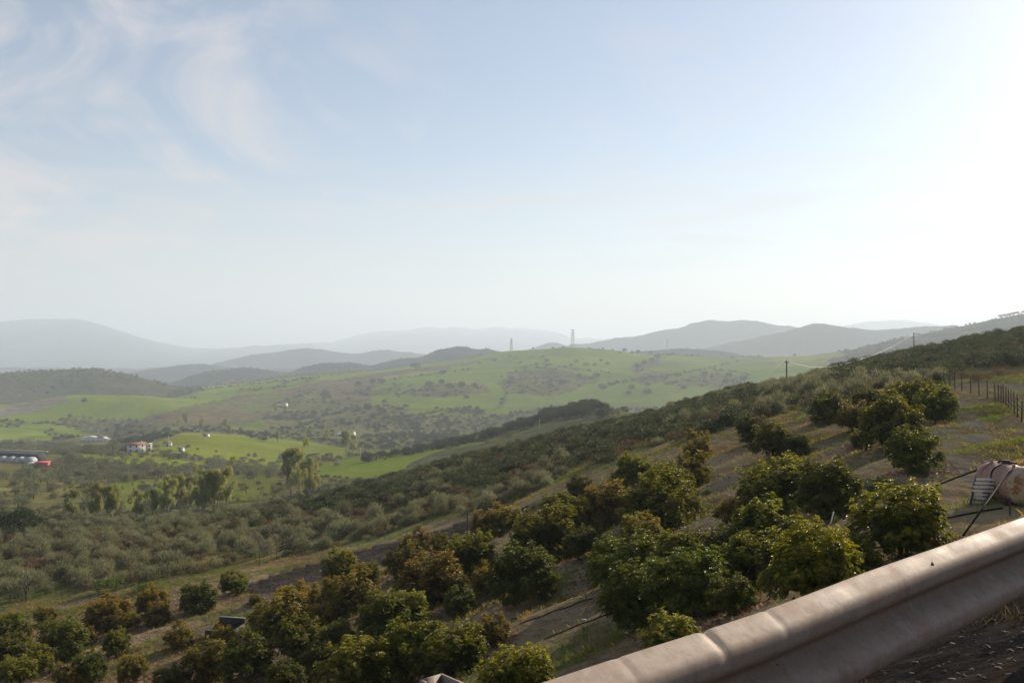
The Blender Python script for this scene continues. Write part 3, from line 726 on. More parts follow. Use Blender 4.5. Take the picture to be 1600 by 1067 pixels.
# valley scrub 260-700 m: bushes and small trees, thicker in the creeks
x, y = spread(255, 720, 0.023)
z, q, r = survey(x, y); lu = landuse(x, y); rr = rng.random(len(x)); pat = fbm(x, y, 45, 3)
w_ = visible(x, y, z, 3)
ok = w_ & ~((q < 100) & (q > -60) & (r < 758) & (r > 690)) & ((lu == SCRUB) | ((lu == LAWN) & (rr < 0.25)) | ((lu != DRAB) & (rr < 0.04)) | (lu == ORCH))
x, y, z, rr, pat, q, r = x[ok], y[ok], z[ok], rr[ok], pat[ok], q[ok], r[ok]
a1 = (pat > 0.05); nb_ = len(x)
sz = rng.uniform(0.8, 1.7, nb_)*np.clip(1.0+pat*0.8, 0.5, 1.8)
for arr, kk, nn in ((broom, a1 & (rr < 0.5), 3), (dark, ~a1 & (rr < 0.55), 3), (heath, (rr > 0.86), 3), (oliv, (rr >= 0.55) & (rr <= 0.86) & (q < 420) & (r > 700) , 2)):
    n = kk.sum(); put(arr, x[kk], y[kk], z[kk], sz[kk]*(0.85 if arr is oliv else 1.0), rng.integers(0, nn, n))
kk = (rr > 0.80) & (rr < 0.86) & (q > 420); n = kk.sum(); put(oakb, x[kk], y[kk], z[kk], rng.uniform(.4, .9, n), rng.integers(0, 3, n))
# wooded ridge of the second spur
x, y = spread(500, 640, 0.030, 560, 1010); z, q, r = survey(x, y)
cr = np.interp(q, [560,700,780,850,890,930,960], [728,700,681,656,646,641,646])
ok = (r > cr-np.where(q < 790, 4, 10)) & (r < cr+np.interp(q, [560,700,800,880,935,960], [5,6,15,40,40,6])) & (rng.random(len(x)) < np.where(q < 790, 0.5, 0.9)) & (q < 945)
n = ok.sum(); put(oakb, x[ok], y[ok], z[ok], rng.uniform(.5, 1.25, n), rng.integers(0, 3, n))
# olive rows on the farm land
def rows(P, y0, y1, step, arr, s0, s1, nk, ang=0.4, jit=0.18):
    P = np.array(P, float); c = at(P[:, 0].mean(), (y0+y1)/2)
    g_ = np.arange(-1000, 1000, step); a, b_ = np.meshgrid(g_, g_); a = a.ravel()+rng.normal(size=a.size)*step*jit; b_ = b_.ravel()+rng.normal(size=b_.size)*step*jit
    x = c[0]+a*math.cos(ang)-b_*math.sin(ang); y = c[1]+a*math.sin(ang)+b_*math.cos(ang)
    k = (y > y0) & (y < y1) & (x/y > (P[:, 0].min()-820)/F) & (x/y < (P[:, 0].max()-780)/F); x, y = x[k], y[k]
    z, q, r = survey(x, y); k = inpoly(P, q, r) & visible(x, y, z, 3)
    n = k.sum(); put(arr, x[k], y[k], z[k], rng.uniform(s0, s1, n), rng.integers(0, nk, n)); return n
rows([(100,652),(180,652),(230,660),(262,680),(190,688),(100,670)], 1000, 1700, 11, oliv, .9, 1.4, 2)
rows([(0,694),(60,692),(130,700),(200,712),(120,710),(40,716),(0,700)], 560, 1000, 9, oliv, .8, 1.3, 2)
rows([(0,745),(60,728),(150,715),(280,728),(400,716),(480,730),(420,745),(250,742),(200,756),(90,780),(0,790)], 330, 640, 9.5, oliv, .7, 1.15, 2, 0.25, 0.22)
rows([(340,598),(440,582),(600,575),(560,582),(420,604),(350,612)], 2300, 3500, 18, oliv, 1.4, 2.0, 2)
# bushes on the far hills and in the creeks of the green hill
x, y = spread(1100, 2750, 0.0015); z, q, r = survey(x, y); lu = landuse(x, y); pat = fbm(x, y, 160, 3); cre = np.abs(fbm(x-200, y*0.8, 420, 3)) < 0.03
ok = (((lu == SCRUB) & (pat > -0.25)) | ((lu == HILL) & (pat > -0.05)) | (cre & (lu != GREEN2))) & visible(x, y, z, 5)
n = ok.sum(); put(oakb, x[ok], y[ok], z[ok], rng.uniform(.35, 1.15, n)**1.2, rng.integers(0, 3, n))
x, y = spread(2300, 3600, 0.0016); z, q, r = survey(x, y); ok = visible(x, y, z, 6) & (fbm(x, y, 200, 3) > -0.2) & ((y > 2650)|(landuse(x, y) == HILL))
n = ok.sum(); put(oakb, x[ok], y[ok], z[ok], rng.uniform(.45, 1.0, n), rng.integers(0, 3, n))
x, y = spread(720, 1500, 0.006); z, q, r = survey(x, y); lu = landuse(x, y); pat = fbm(x, y, 90, 3)
ok = (lu == SCRUB) & (pat > -0.1) & visible(x, y, z, 4) & ~((q > 118) & (q < 178) & (r > 668) & (r < 704)) & ~((q > 518) & (q < 568) & (r > 668) & (r < 690))
n = ok.sum(); put(oakb, x[ok], y[ok], z[ok], rng.uniform(.35, 1.15, n), rng.integers(0, 3, n))

for poly in ([(935,606),(1000,594),(1060,586),(1110,576),(1155,566)], [(1110,578),(1140,581),(1170,587)], [(780,590),(812,604),(850,618)], [(620,656),(700,641),(760,648)], [(560,654),(600,626),(640,612)],
             [(0,659),(70,663),(132,669)], [(440,630),(470,618),(525,612)], [(300,668),(350,672),(420,690)], [(330,608),(400,600),(500,590)], [(850,570),(900,578),(960,586)], [(600,596),(660,588),(740,577)], [(470,668),(500,655),(545,640)]):
    for (xa, ya), (xb, yb) in zip(poly[:-1], poly[1:]):
        for f in np.arange(0, 1, 3.2/abs(xb-xa)):
            if rng.random() < 0.25: continue
            p = ground(xa+(xb-xa)*f+rng.normal()*1.0, ya+(yb-ya)*f+rng.normal()*0.5, 700, 2750, 220)
            oakb.append(np.array([[p[0], p[1], p[2], rng.uniform(.35, 1.1), float(rng.integers(0, 3))]]))
broom, dark, heath, oliv, oakb = [np.concatenate(a) for a in (broom, dark, heath, oliv, oakb)]
def gn_scatter(name, pts, sources, kind_label):
    """one countless mass: points with size, turn and choice, grown from the meshes of shrubs that stand in the scene"""
    me = bpy.data.meshes.new(name); me.vertices.add(len(pts)); me.vertices.foreach_set('co', pts[:, :3].astype(np.float32).ravel())
    a = me.attributes.new('sz', 'FLOAT', 'POINT'); a.data.foreach_set('value', pts[:, 3].astype(np.float32))
    a = me.attributes.new('turn', 'FLOAT_VECTOR', 'POINT'); rv = np.zeros((len(pts), 3), np.float32); rv[:, 2] = rng.random(len(pts))*6.28; a.data.foreach_set('vector', rv.ravel())
    a = me.attributes.new('pick', 'INT', 'POINT'); a.data.foreach_set('value', pts[:, 4].astype(np.int32))
    me.update(); o = link(bpy.data.objects.new(name, me))
    ng = bpy.data.node_groups.new(name, 'GeometryNodeTree'); ng.interface.new_socket('Geometry', in_out='INPUT', socket_type='NodeSocketGeometry'); ng.interface.new_socket('Geometry', in_out='OUTPUT', socket_type='NodeSocketGeometry')
    N = ng.nodes; K = ng.links; gi = N.new('NodeGroupInput'); go = N.new('NodeGroupOutput'); ip = N.new('GeometryNodeInstanceOnPoints')
    ji = N.new('GeometryNodeJoinGeometry')
    for s in reversed(sources):
        oi = N.new('GeometryNodeObjectInfo'); oi.transform_space = 'ORIGINAL'; oi.inputs['Object'].default_value = s; oi.inputs['As Instance'].default_value = False
        gt = N.new('GeometryNodeGeometryToInstance'); K.new(oi.outputs['Geometry'], gt.inputs[0]); K.new(gt.outputs[0], ji.inputs[0])
    def na(nm, ty):
        n = N.new('GeometryNodeInputNamedAttribute'); n.data_type = ty; n.inputs['Name'].default_value = nm; return n.outputs[0]
    K.new(gi.outputs[0], ip.inputs['Points']); K.new(ji.outputs[0], ip.inputs['Instance']); ip.inputs['Pick Instance'].default_value = True
    K.new(na('pick', 'INT'), ip.inputs['Instance Index']); K.new(na('turn', 'FLOAT_VECTOR'), ip.inputs['Rotation']); K.new(na('sz', 'FLOAT'), ip.inputs['Scale'])
    K.new(ip.outputs[0], go.inputs[0])
    md = o.modifiers.new('scatter', 'NODES'); md.node_group = ng
    return tag(o, kind='stuff')
def individuals(pts, meshes, nmax, name, cat, labf, group):
    """the largest in view as objects of their own"""
    big = pts[:, 3]*np.where(np.abs(pts[:, 0]/pts[:, 1]) < 0.60, 1, 0)/pts[:, 1]
    o_ = np.argsort(-big); near, rest = pts[o_[:nmax]], pts[o_[nmax:]]
    obs = []
    for p in near:
        o = bpy.data.objects.new(name, meshes[int(p[4])]); o.location = (p[0], p[1], p[2]-0.05); o.rotation_euler = (0, 0, rng.random()*6.28)
        o.scale = (p[3],)*3; link(o); tag(o, labf(p), cat, group); obs.append(o)
    src = []
    for m_ in meshes: src.append(next(o for o in obs if o.data == m_))
    return rest, src
def lab_broom(p):
    q = 800+F*p[0]/p[1]
    return ('wispy grey-green broom shrub in the belt below the dark dirt track at left' if q < 430 else
            'wispy grey-green broom shrub lining the upper edge of the dark dirt track' if q < 900 else
            'wispy grey broom shrub behind the upper orchard, near the wire-carrying poles')
def lab_dark(p):
    q = 800+F*p[0]/p[1]
    return ('dark rounded bush among the grey broom on the left slope' if q < 600 else
            'dark rounded bush on the crest beyond the avocado orchard' if q < 1300 else 'dark rounded bush on the brown hillside behind the wire fence')
def lab_heath(p):
    return 'low brown heath shrub on the rusty slope beyond the dirt track' if 800+F*p[0]/p[1] < 900 else 'low brown heath shrub on the slope below the poles'
rest, src = individuals(broom, BROOM, 290, 'broom_shrub', 'broom shrub', lab_broom, 'grey broom shrubs beyond the orchard'); gn_scatter('scrub_vegetation', rest, src, '')
rest, src = individuals(dark, DARK, 220, 'dark_bush', 'bush', lab_dark, 'dark bushes in the scrub'); gn_scatter('bush_undergrowth', rest, src, '')
rest, src = individuals(heath, HEATH, 200, 'heath_shrub', 'heath shrub', lab_heath, 'brown heath shrubs on the slope'); gn_scatter('heath_vegetation', rest, src, '')

# ---------------------------------------------------------------- tall trees of the valley
def euc_meshes(hh=15.0, w=6.5):
    P, D = [], []; b = MB(); nst = rng.integers(2, 4); lob = []
    for s_ in range(nst):
        a = rng.random()*6.28; top = np.array([math.cos(a)*w*0.28, math.sin(a)*w*0.28, hh*rng.uniform(.8, .95)])
        b.tube([(0.2*math.cos(a), 0.2*math.sin(a), -0.5), tuple(top*np.array([.5, .5, .45])), tuple(top)], [0.28, 0.2, 0.05], 6)
        for i in range(9):
            f = rng.uniform(0.32, 1.0); c = top*np.array([f, f, f]); o_ = rng.normal(size=3)*w*0.20*np.array([1, 1, 0.4]); rad = rng.uniform(0.9, 1.6)*(1.15-0.4*f)
            lob.append((c+o_, rad)); b.tube([c*np.array([.9, .9, .9]), c+o_], [0.07, 0.03], 4, False)
    for c, rad in lob:
        n = int(190*rad*rad); d = usph(n, -0.8); q = rng.uniform(.6, 1.1, (len(d), 1))
        P.append(c+d*q*rad*np.array([1, 1, 1.15])); D.append(d*0.4+np.array([0, 0, -0.7])+rng.normal(size=d.shape)*0.4)
    P = np.concatenate(P); D = np.concatenate(D)
    return b.mesh('trunk', M_PBARK, True), leaf_obj('crown', [leaves(P, D, 0.55*rng.uniform(.7, 1.3, len(P)), 0.22, 0.2, 0.1)], M_EUC, me_only=True)
EUC = [euc_meshes(), euc_meshes(14, 5.5), euc_meshes(16, 7.5)]
def tree_from(name, lab, cat, p, meshes, s, group, sz=None):
    r = thing(name, lab, cat, (p[0], p[1], p[2]-0.1), rng.random()*6.28, group); r.scale = (s, s, sz or s)
    child('trunk', meshes[0], r); child('crown', meshes[1], r); return r
G_E = 'tall feathery trees in the valley'
EU = [(357,803,64,0,'tall feathery tree with a white trunk showing, rightmost of the valley row'),
 (338,804,60,1,'tall feathery tree second from the right in the valley row'),
 (318,806,62,2,'broad feathery tree in the middle of the valley row'),
 (300,804,54,0,'feathery tree left of the broad one in the valley row'),
 (278,800,50,1,'slender feathery tree with pale trunk, left half of the valley row'),
 (262,808,56,2,'darker feathery tree at the left end of the valley row'),
 (243,812,42,1,'short feathery tree standing just left of the valley row'),
 (470,780,68,0,'tallest tree of the clump in front of the red earth bank'),
 (455,776,64,1,'left tree of the clump in front of the red earth bank'),
 (484,782,58,2,'right leaning tree of the clump in front of the red earth bank'),
 (493,774,44,0,'lowest tree on the right side of the clump in front of the red earth bank'),
 (176,832,50,1,'narrow tree in the shaded creek, right of the dark pine'),
 (152,836,54,2,'tall narrow tree in the shaded creek between pine and valley row'),
 (113,838,46,0,'narrow tree nearest the dark pine in the creek'),
 (214,822,42,2,'low tree in the creek halfway to the valley row'),
 (540,707,30,1,'tree with rounded top beside the far white farmhouse, left one'),
 (551,708,26,0,'tree with rounded top beside the far white farmhouse, right one'),
 (290,668,20,1,'roundish tree on the knoll left of the long white shed'),
 (315,672,16,2,'yellowish tree on the knoll right of the long white shed'),
 (278,670,13,0,'small tree on the knoll at the far left of the long white shed'),
 (352,672,15,1,'tree on the knoll well to the right of the long white shed'),
 (358,680,14,1,'lower tree on the right flank of the knoll'),
 (430,645,14,2,'tree beside the pale hillside farmhouse on the brown field, left'),
 (453,640,13,0,'tree beside the pale hillside farmhouse on the brown field, right'),
 (434,692,16,1,'pale feathery tree at the foot of the brown terraces'),
 (512,690,18,2,'pale feathery tree left of the far white farmhouse lane')]
for px, py, hp, k, lab in EU:
    p = ground(px, py, 215 if py > 700 else 700, 2300)
    tree_from('tall_tree', lab, 'tree', p, EUC[k], 0.95*hp*p[1]/F/(15, 14, 16)[k], G_E, 1.35*hp*p[1]/F/(15, 14, 16)[k])
# umbrella pine at the left edge
def pine_meshes():
    P, D = [], []; b = MB(); b.tube([(0, 0, -0.4), (0.1, 0, 2.5), (0, 0.1, 5.5)], [0.32, 0.26, 0.12], 8)
    for i in range(26):
        a = i*2.4; r = math.sqrt((i+.5)/26)*4.1; z = 3.2+3.3*(1-(r/4.4)**2)+rng.normal()*0.3; rad = 1.25
        b.tube([(0, 0, 3.0+0.08*i), (r*.6*math.cos(a), r*.6*math.sin(a), z-0.8), (r*math.cos(a), r*math.sin(a), z)], [.09, .06, .02], 4, False)
        d = usph(230, -0.4); q = rng.uniform(.6, 1.08, (len(d), 1)); P.append(np.array([r*math.cos(a), r*math.sin(a), z])+d*q*rad*np.array([1, 1, .7])); D.append(d+rng.normal(size=d.shape)*.4+np.array([0, 0, .4]))
    P = np.concatenate(P); D = np.concatenate(D)
    return b.mesh('trunk', M_BARK, True), leaf_obj('crown', [leaves(P, D, 0.34, 0.13, 0, 0.1)], M_PINE, me_only=True)
PINE = pine_meshes()
for px, py, wp, lab in [(30, 872, 66, 'dark umbrella pine with visible trunk at the left edge of the scrub'), (-6, 846, 60, 'dark pine half cut by the left edge, behind the umbrella pine')]:
    p = ground(px, py, 150, 400); tree_from('pine_tree', lab, 'pine tree', p, PINE, wp*p[1]/F/9.5, 'pines at the left edge')
names = ['first', 'second', 'third', 'fourth', 'fifth', 'sixth', 'seventh', 'eighth']
for i, px in enumerate([1563, 1569, 1575, 1580, 1585, 1590, 1600, 1606]):
    p = at(px, 2580); tree_from('pine_tree', names[i]+' tree from the left in the small row on the hazy skyline at upper right', 'pine tree', p, PINE, 1.35, 'row of trees on the right skyline')

# single oaks on the green hill
def oak_trunk():
    b = MB(); b.tube([(0, 0, -0.4), (0.1, 0, 1.3), (0, 0.1, 2.6)], [0.34, 0.26, 0.14], 6); return b.mesh('trunk', M_BARK, True)
OT = oak_trunk()
OAKS = [(813,569,5,'lone'),(846,577,4,'tiny'),(900,567,7,'low'),(892,573,6,'low'),(916,572,8,'dark'),(929,572,6,'round'),(949,571,7,'round'),(939,565,5,'small'),
 (969,552,4,'small'),(976,550,7,'round'),(988,553,6,'low'),(997,552,7,'dark'),(1016,552,6,'lone'),(1044,554,6,'low'),(1050,554,6,'dark'),(1081,557,5,'lone'),(957,547,3,'tiny'),(942,546,4,'tiny'),
 (996,580,6,'lone'),(932,590,10,'broad'),(952,602,6,'lone'),(943,610,11,'broad'),(987,609,9,'low'),(1013,604,9,'low'),(1011,617,12,'broad'),(982,617,8,'low'),(1042,602,8,'low'),(1068,609,9,'low'),
 (1027,562,11,'dark'),(1018,567,10,'dark'),(1006,571,10,'dark'),(996,574,9,'dark'),(773,566,7,'lone'),(750,569,4,'tiny'),(691,585,8,'round'),(671,606,13,'large'),(690,602,11,'large'),
 (644,612,8,'round'),(704,610,13,'broad'),(721,606,12,'dark'),(741,606,9,'low'),(649,576,13,'broad'),(582,602,12,'dark'),(597,601,11,'dark'),(560,604,10,'low'),(544,625,6,'small'),
 (508,622,13,'broad'),(491,650,8,'round'),(428,609,5,'lone'),(623,621,4,'tiny'),(634,637,8,'round'),(600,631,8,'low'),(575,640,12,'broad'),(729,624,8,'lone'),(131,630,9,'dark'),(109,652,6,'small'),
 (1185,552,5,'small'),(1242,553,5,'round'),(1322,545,5,'round'),(1163,597,12,'broad'),(1140,590,9,'low'),(1100,587,10,'broad'),(1060,590,9,'low'),(1135,600,10,'dark'),(800,594,8,'low'),(880,600,9,'dark'),(860,606,10,'broad'),(905,590,8,'low')]
zone = lambda px, py: ('on the crest of the green hill' if py < 560 and px > 800 else 'on the upper face of the green hill' if py < 585 and px > 800 else
    'on the lower right face of the green hill' if px > 960 else 'in the fold of the green hill' if px > 770 else 'on the left face of the green hill' if px > 620 else 'at the edge of the brown ploughed field' if px > 400 else 'on the far left green field')
cnt = {}
for px, py, wp, adj in OAKS:
    key = zone(px, py); cnt.setdefault(key, []).append((px, py, wp, adj))
for key, lst in cnt.items():
    lst.sort()
    for j, (px, py, wp, adj) in enumerate(lst):
        p = ground(px, py, 1300, 2760); k = rng.integers(0, 3)
        ordn = 'tree %s, %s from the left' % (key, ['first','second','third','fourth','fifth','sixth','seventh','eighth','ninth','tenth','eleventh','twelfth','thirteenth','fourteenth','fifteenth','sixteenth','seventeenth','eighteenth','nineteenth','twentieth','twenty-first','twenty-second'][j])
        tree_from('oak_tree', adj+' '+ordn, 'oak tree', p, (OT, OAKC[k]), wp*p[1]/F/6.0, 'single trees of the green hills')
o_src = [o for o in bpy.data.objects if o.name.startswith('crown') and o.data in OAKC]
osrc = [next(o for o in o_src if o.data == m_) for m_ in OAKC]
# the largest trees of the valley and farms as objects, the rest as one mass
vis_sc = np.where(np.abs(oakb[:, 0]/oakb[:, 1]) < 0.6, oakb[:, 3]/oakb[:, 1], 0); od = np.argsort(-vis_sc)
for p in oakb[od[:150]]:
    q = 800+F*p[0]/p[1]
    lab = ('round holm oak on the wooded ridge in front of the green hill' if p[1] < 650 and q > 560 else 'round dark tree in the scrub of the valley floor' if q > 420 else 'round dark tree among the farmhouses at left')
    tree_from('holm_oak', lab, 'holm oak', p, (OT, OAKC[int(p[4])]), p[3], 'round trees of the valley')
gn_scatter('far_vegetation', oakb[od[150:]], osrc, '')
vis_sc = np.where(np.abs(oliv[:, 0]/oliv[:, 1]) < 0.6, oliv[:, 3]/oliv[:, 1], 0); od = np.argsort(-vis_sc)
def olive_trunk():
    b = MB(); b.tube([(0, 0, -0.3), (0.1, 0.05, 0.8), (0, 0.1, 1.6)], [0.25, 0.2, 0.1], 6); return b.mesh('trunk', M_BARK, True)
OVT = olive_trunk()
for p in oliv[od[:240]]:
    q = 800+F*p[0]/p[1]
    lab = 'small grey olive tree in the planted rows below the red shed' if q < 130 else 'small grey olive tree in the rows left of the feathery trees' if q < 260 else 'small grey olive tree in the rows behind the feathery trees'
    tree_from('olive_tree', lab, 'olive tree', p, (OVT, OLIVE[int(p[4])]), p[3], 'olive trees of the valley groves')
vs = [next(o for o in bpy.data.objects if o.name.startswith('crown') and o.data == m_) for m_ in OLIVE]
gn_scatter('olive_grove_vegetation', oliv[od[240:]], vs, '')

# bare trees
def bare_mesh(hh, depth, mat, r0):
    b = MB()
    def grow(p, d, ln, r, k):
        q = p + d*ln; m_ = (p+q)/2 + rng.normal(size=3)*ln*0.08
        b.tube([p, m_, q], [r, r*.85, r*.65], 5 if k > 1 else 4, False)
        if k == 0: return
        for _ in range(rng.integers(2, 4) if k < depth else 4):
            nd = d + rng.normal(size=3)*0.55 + np.array([0, 0, 0.12]); nd /= np.linalg.norm(nd)
            grow(q, nd, ln*rng.uniform(.62, .85), r*0.6, k-1)
    grow(np.array([0, 0, -0.2]), np.array([0.05, 0, 1.0]), hh*0.28, r0, depth)
    return b.mesh('branches', mat, False)
M_DARKB = simple('dark_branch', (.055, .040, .032), 0.95, var=0.3)
M_TWIG = simple('almond_twig', (.125, .085, .070), 0.95, var=0.3)
p = ground(40, 940, 60, 130)
o = link(bpy.data.objects.new('bare_tree', bare_mesh(3.4, 4, M_DARKB, 0.14))); o.location = p; tag(o, 'leafless dark gnarled tree in the grey broom at the far left', 'bare tree')
BT = [bare_mesh(3.6, 4, M_TWIG, 0.12), bare_mesh(3.2, 4, M_TWIG, 0.12)]
for i in range(46):
    px = 172+i*5.6+rng.normal()*3; py = 752+(i % 4)*10+rng.normal()*1.5
    p = ground(px, py, 230, 620)
    o = link(bpy.data.objects.new('almond_tree', BT[i % 2])); o.location = p; o.rotation_euler = (0, 0, rng.random()*6.28); tag(o, 'bare reddish almond tree on the grass patch behind the creek scrub', 'almond tree', 'bare almond trees on the valley grass')
# light green bushes
for px, py, wp, lab in [(175, 922, 50, 'fresh green bush at the end of the broom belt, near the dirt track'), (222, 925, 34, 'fresh green bush touching the larger green one by the dirt track'), (700, 702, 14, 'pale green bush low on the drab field'),
   (936, 712, 30, 'bright green bush on the crest scrub'), (560+400, 690, 18, 'small bright green bush above the crest scrub one'), (1382, 772, 62, 'green weedy bush by the shaded hollow beside the tank'), (1438, 742, 34, 'green weed clump at the foot of the track-edge avocado tree'), (1105, 770, 20, 'green weed clump in the striped grass'), (1420, 770, 24, 'small green weed clump left of the black pole')]:
    p = ground(px, py, 25, 600); o = link(bpy.data.objects.new('green_bush', FRESH[0])); o.location = (p[0], p[1], p[2]-0.15); s = wp*p[1]/F/2.1; o.scale = (s, s, s*0.75); o.rotation_euler = (0, 0, px); tag(o, lab, 'bush')

# ---------------------------------------------------------------- materials for built things
M_WHITE = simple('limewash', (.60,.59,.56), 0.9, var=0.12, scale=0.6)
M_ROOF = simple('clay_tile', (.27,.13,.085), 0.9, var=0.35, scale=1.5)
M_ROOFD = simple('old_tile', (.20,.13,.095), 0.9, var=0.35, scale=1.5)
M_GLASSD = simple('dark_window', (.03,.035,.04), 0.25, var=0.2)
M_RED = simple('red_sheet', (.30,.035,.035), 0.55, var=0.2, scale=1.5)
M_PLAST = simple('greenhouse_film', (.42,.43,.42), 0.5, var=0.35, scale=0.5)
M_NET = simple('shade_net', (.035,.035,.035), 0.9, var=0.3, scale=0.5)
M_STEEL = simple('galvanised', (.42,.42,.42), 0.5, 0.4, var=0.2)
M_CONC = simple('concrete', (.45,.44,.41), 0.9, var=0.2, scale=2)
M_WOOD = simple('weathered_wood', (.085,.065,.050), 0.95, var=0.4, scale=5, bump=0.4)
M_PALEW = simple('grey_board', (.45,.42,.38), 0.9, var=0.25, scale=8, bump=0.2)
M_PLANK = simple('pale_plank', (.62,.59,.54), 0.85, var=0.2, scale=8)
M_BLACK = simple('black_plastic', (.012,.012,.013), 0.75, var=0.2)
M_BLACK.node_tree.nodes['Principled BSDF'].inputs['Specular IOR Level'].default_value = 0.12
M_WIRE = simple('wire', (.20,.19,.18), 0.6, 0.3, var=0.2)
M_CABLE = simple('pale_cable', (.60,.58,.55), 0.5, var=0.1)
M_GREYP = simple('galvanised_lattice', (.30,.30,.31), 0.7, 0.2, var=0.15)
M_VAN = simple('white_paint', (.75,.75,.75), 0.3, var=0.05)

def house(name, lab, px, py, ymin, ymax, blocks, rz, cat='farmhouse', group=None):
    """blocks: (x, y, w, d, h, roof) metres, roof 'gable' | 'flat' | 'red'; faces -y before turning"""
    p = ground(px, py, ymin, ymax); r = thing(name, lab, cat, (p[0], p[1], p[2]-0.6), rz, group)
    for (x, y, w_, d_, h_, rf) in blocks:
        b = MB(); h_ += 0.6
        b.box((x, y, h_/2), (w_, d_, h_))
        if rf != 'flat':
            rh = d_*0.22
            V = [(x-w_/2, y-d_/2, h_), (x-w_/2, y+d_/2, h_), (x-w_/2, y, h_+rh), (x+w_/2, y-d_/2, h_), (x+w_/2, y+d_/2, h_), (x+w_/2, y, h_+rh)]
            b.add(V, [(0, 2, 1), (3, 4, 5)])
        wl = b.build('wall', M_WHITE, r)
        rb = MB()
        if rf == 'flat': rb.box((x, y, h_+0.1), (w_+0.3, d_+0.3, 0.2))
        else:
            for sg in (-1, 1):
                V = [(x-w_/2-.3, y+sg*(d_/2+.35), h_-0.12), (x+w_/2+.3, y+sg*(d_/2+.35), h_-0.12), (x+w_/2+.3, y, h_+rh+0.03), (x-w_/2-.3, y, h_+rh+0.03)]
                V += [(a, b_, c+0.18) for a, b_, c in V]
                rb.add(V, [(0, 1, 2, 3), (7, 6, 5, 4), (0, 4, 5, 1), (1, 5, 6, 2), (2, 6, 7, 3), (3, 7, 4, 0)])
        ro = rb.build('roof', M_ROOF if rf == 'red' else (M_WHITE if rf == 'flat' else M_ROOFD), r)
        if rf == 'red':
            cb = MB(); cb.box((x+w_*0.3, y+d_*0.12, h_+rh+0.2), (0.8, 0.8, 1.5)); cb.build('chimney', M_WHITE, ro)
        nw = max(1, int(w_/3.6)); floors = 2 if h_ > 5.5 else 1
        for i in range(nw):
            for fl in range(floors):
                wb = MB(); wx_ = x-w_/2+(i+0.5)*w_/nw
                if fl == 0 and i == nw//2: wb.box((wx_, y-d_/2-0.02, 0.6+1.05), (1.1, 0.06, 2.1)); wb.build('door', M_WOOD, r)
                else: wb.box((wx_, y-d_/2-0.02, 2.1+fl*2.7), (1.0, 0.06, 1.2)); wb.build('window', M_GLASSD, r)
    return r
house('farmhouse', 'long white farmhouse of stepped blocks on a wooded rise below the far green field', 136, 690, 850, 1500, [(-2,0,8,8,5.0,'flat'),(5.5,1,7,8,6.2,'flat'),(12,3,7,7,5.4,'flat'),(19,5,8,7,5.6,'gable'),(25,6,5,6,4.0,'flat')], R(-24))
house('farmhouse', 'white two-storey farmhouse with red tiled roof and chimney behind a round dark tree', 213, 706, 520, 1300, [(0,0,11.5,7,5.0,'red'),(8.2,0.6,3.6,5,5.2,'flat')], R(24))
house('farmhouse', 'small pale house with a gable roof right of the red-roofed farmhouse', 262, 697, 520, 1300, [(0,0,6,5,2.6,'gable')], R(15))
house('shed', 'long low white shed on top of the green knoll', 303, 668, 700, 1700, [(0,0,15,6,2.6,'gable')], R(8), 'shed')
house('hut', 'tiny white hut alone on the green knoll slope', 322, 682, 600, 1700, [(0,0,5,4,2.0,'gable')], R(-10), 'hut')
house('hut', 'tiny white hut in the bushes right of the red-roofed farmhouse', 283, 705, 450, 1300, [(0,0,3.5,3,2.2,'gable')], R(-18), 'hut')
house('farmhouse', 'low white farmhouse in the valley at the foot of the green hill', 540, 681, 900, 1700, [(-8,2,12,7,2.8,'flat'),(2,0,8,7,4.2,'gable'),(8.5,1,7,6,5.0,'flat')], R(-22))
house('farmhouse', 'pale hillside farmhouse among trees on the brown field', 438, 635, 1100, 2300, [(-6,0,12,8,3.2,'flat'),(7,2,10,8,5.0,'gable')], R(-20))
house('barn', 'long white barn on the hazy crest far right of the green hill', 1176, 556, 1900, 2600, [(0,0,26,10,5,'gable'),(22,2,14,9,5,'gable')], R(-5), 'barn')
for i, (px, hp) in enumerate([(44, 3), (52, 3), (60, 4), (67, 3), (73, 3)]):
    house('far_house', 'tiny white house on the hazy plain past the brown hill, %s from left' % names[i], px, 584, 2450, 2600, [(0,0,9,8,5,'flat')], R(-20), 'house', 'far houses past the brown hill') if False else None
# red shed, van
p = ground(66, 731, 330, 900); sx = p[1]/F
r = thing('red_shed', 'dark red metal shed with flat sloping roof beside the white greenhouse', 'shed', (p[0], p[1], p[2]-0.3), R(8))
b = MB(); b.box((0, 0, 9*sx*0.5), (20*sx, 12*sx, 9*sx)); b.build('wall', M_RED, r)
b = MB(); b.box((0, 0, 9.8*sx), (21.5*sx, 13.5*sx, 0.25), 0, R(7)); b.build('roof', simple('red_roof', (.48,.07,.07), 0.5, var=0.15, scale=1), r)
b = MB(); b.box((-5*sx, -6.05*sx, 2.6*sx), (4*sx, 0.1, 5.2*sx)); b.build('door', simple('dark_red_door', (.16,.02,.02), 0.6), r)
p = ground(50, 727, 330, 900)
r = thing('parked_van', 'small white van parked at the left end of the red shed', 'van', tuple(p), R(30))
b = MB(); b.add([(-1.9,-.85,.35),(1.9,-.85,.35),(1.9,.85,.35),(-1.9,.85,.35),(-1.9,-.8,1.75),(.7,-.8,1.8),(.7,.8,1.8),(-1.9,.8,1.75),(1.2,-.8,1.1),(1.2,.8,1.1),(1.9,-.8,.95),(1.9,.8,.95)],
   [(3,2,1,0),(4,5,6,7),(0,4,7,3),(5,8,9,6),(8,10,11,9),(10,1,2,11),(0,1,10,8),(0,8,5,4),(3,11,2),(3,9,11),(3,7,6,9)]); b.build('body', M_VAN, r)
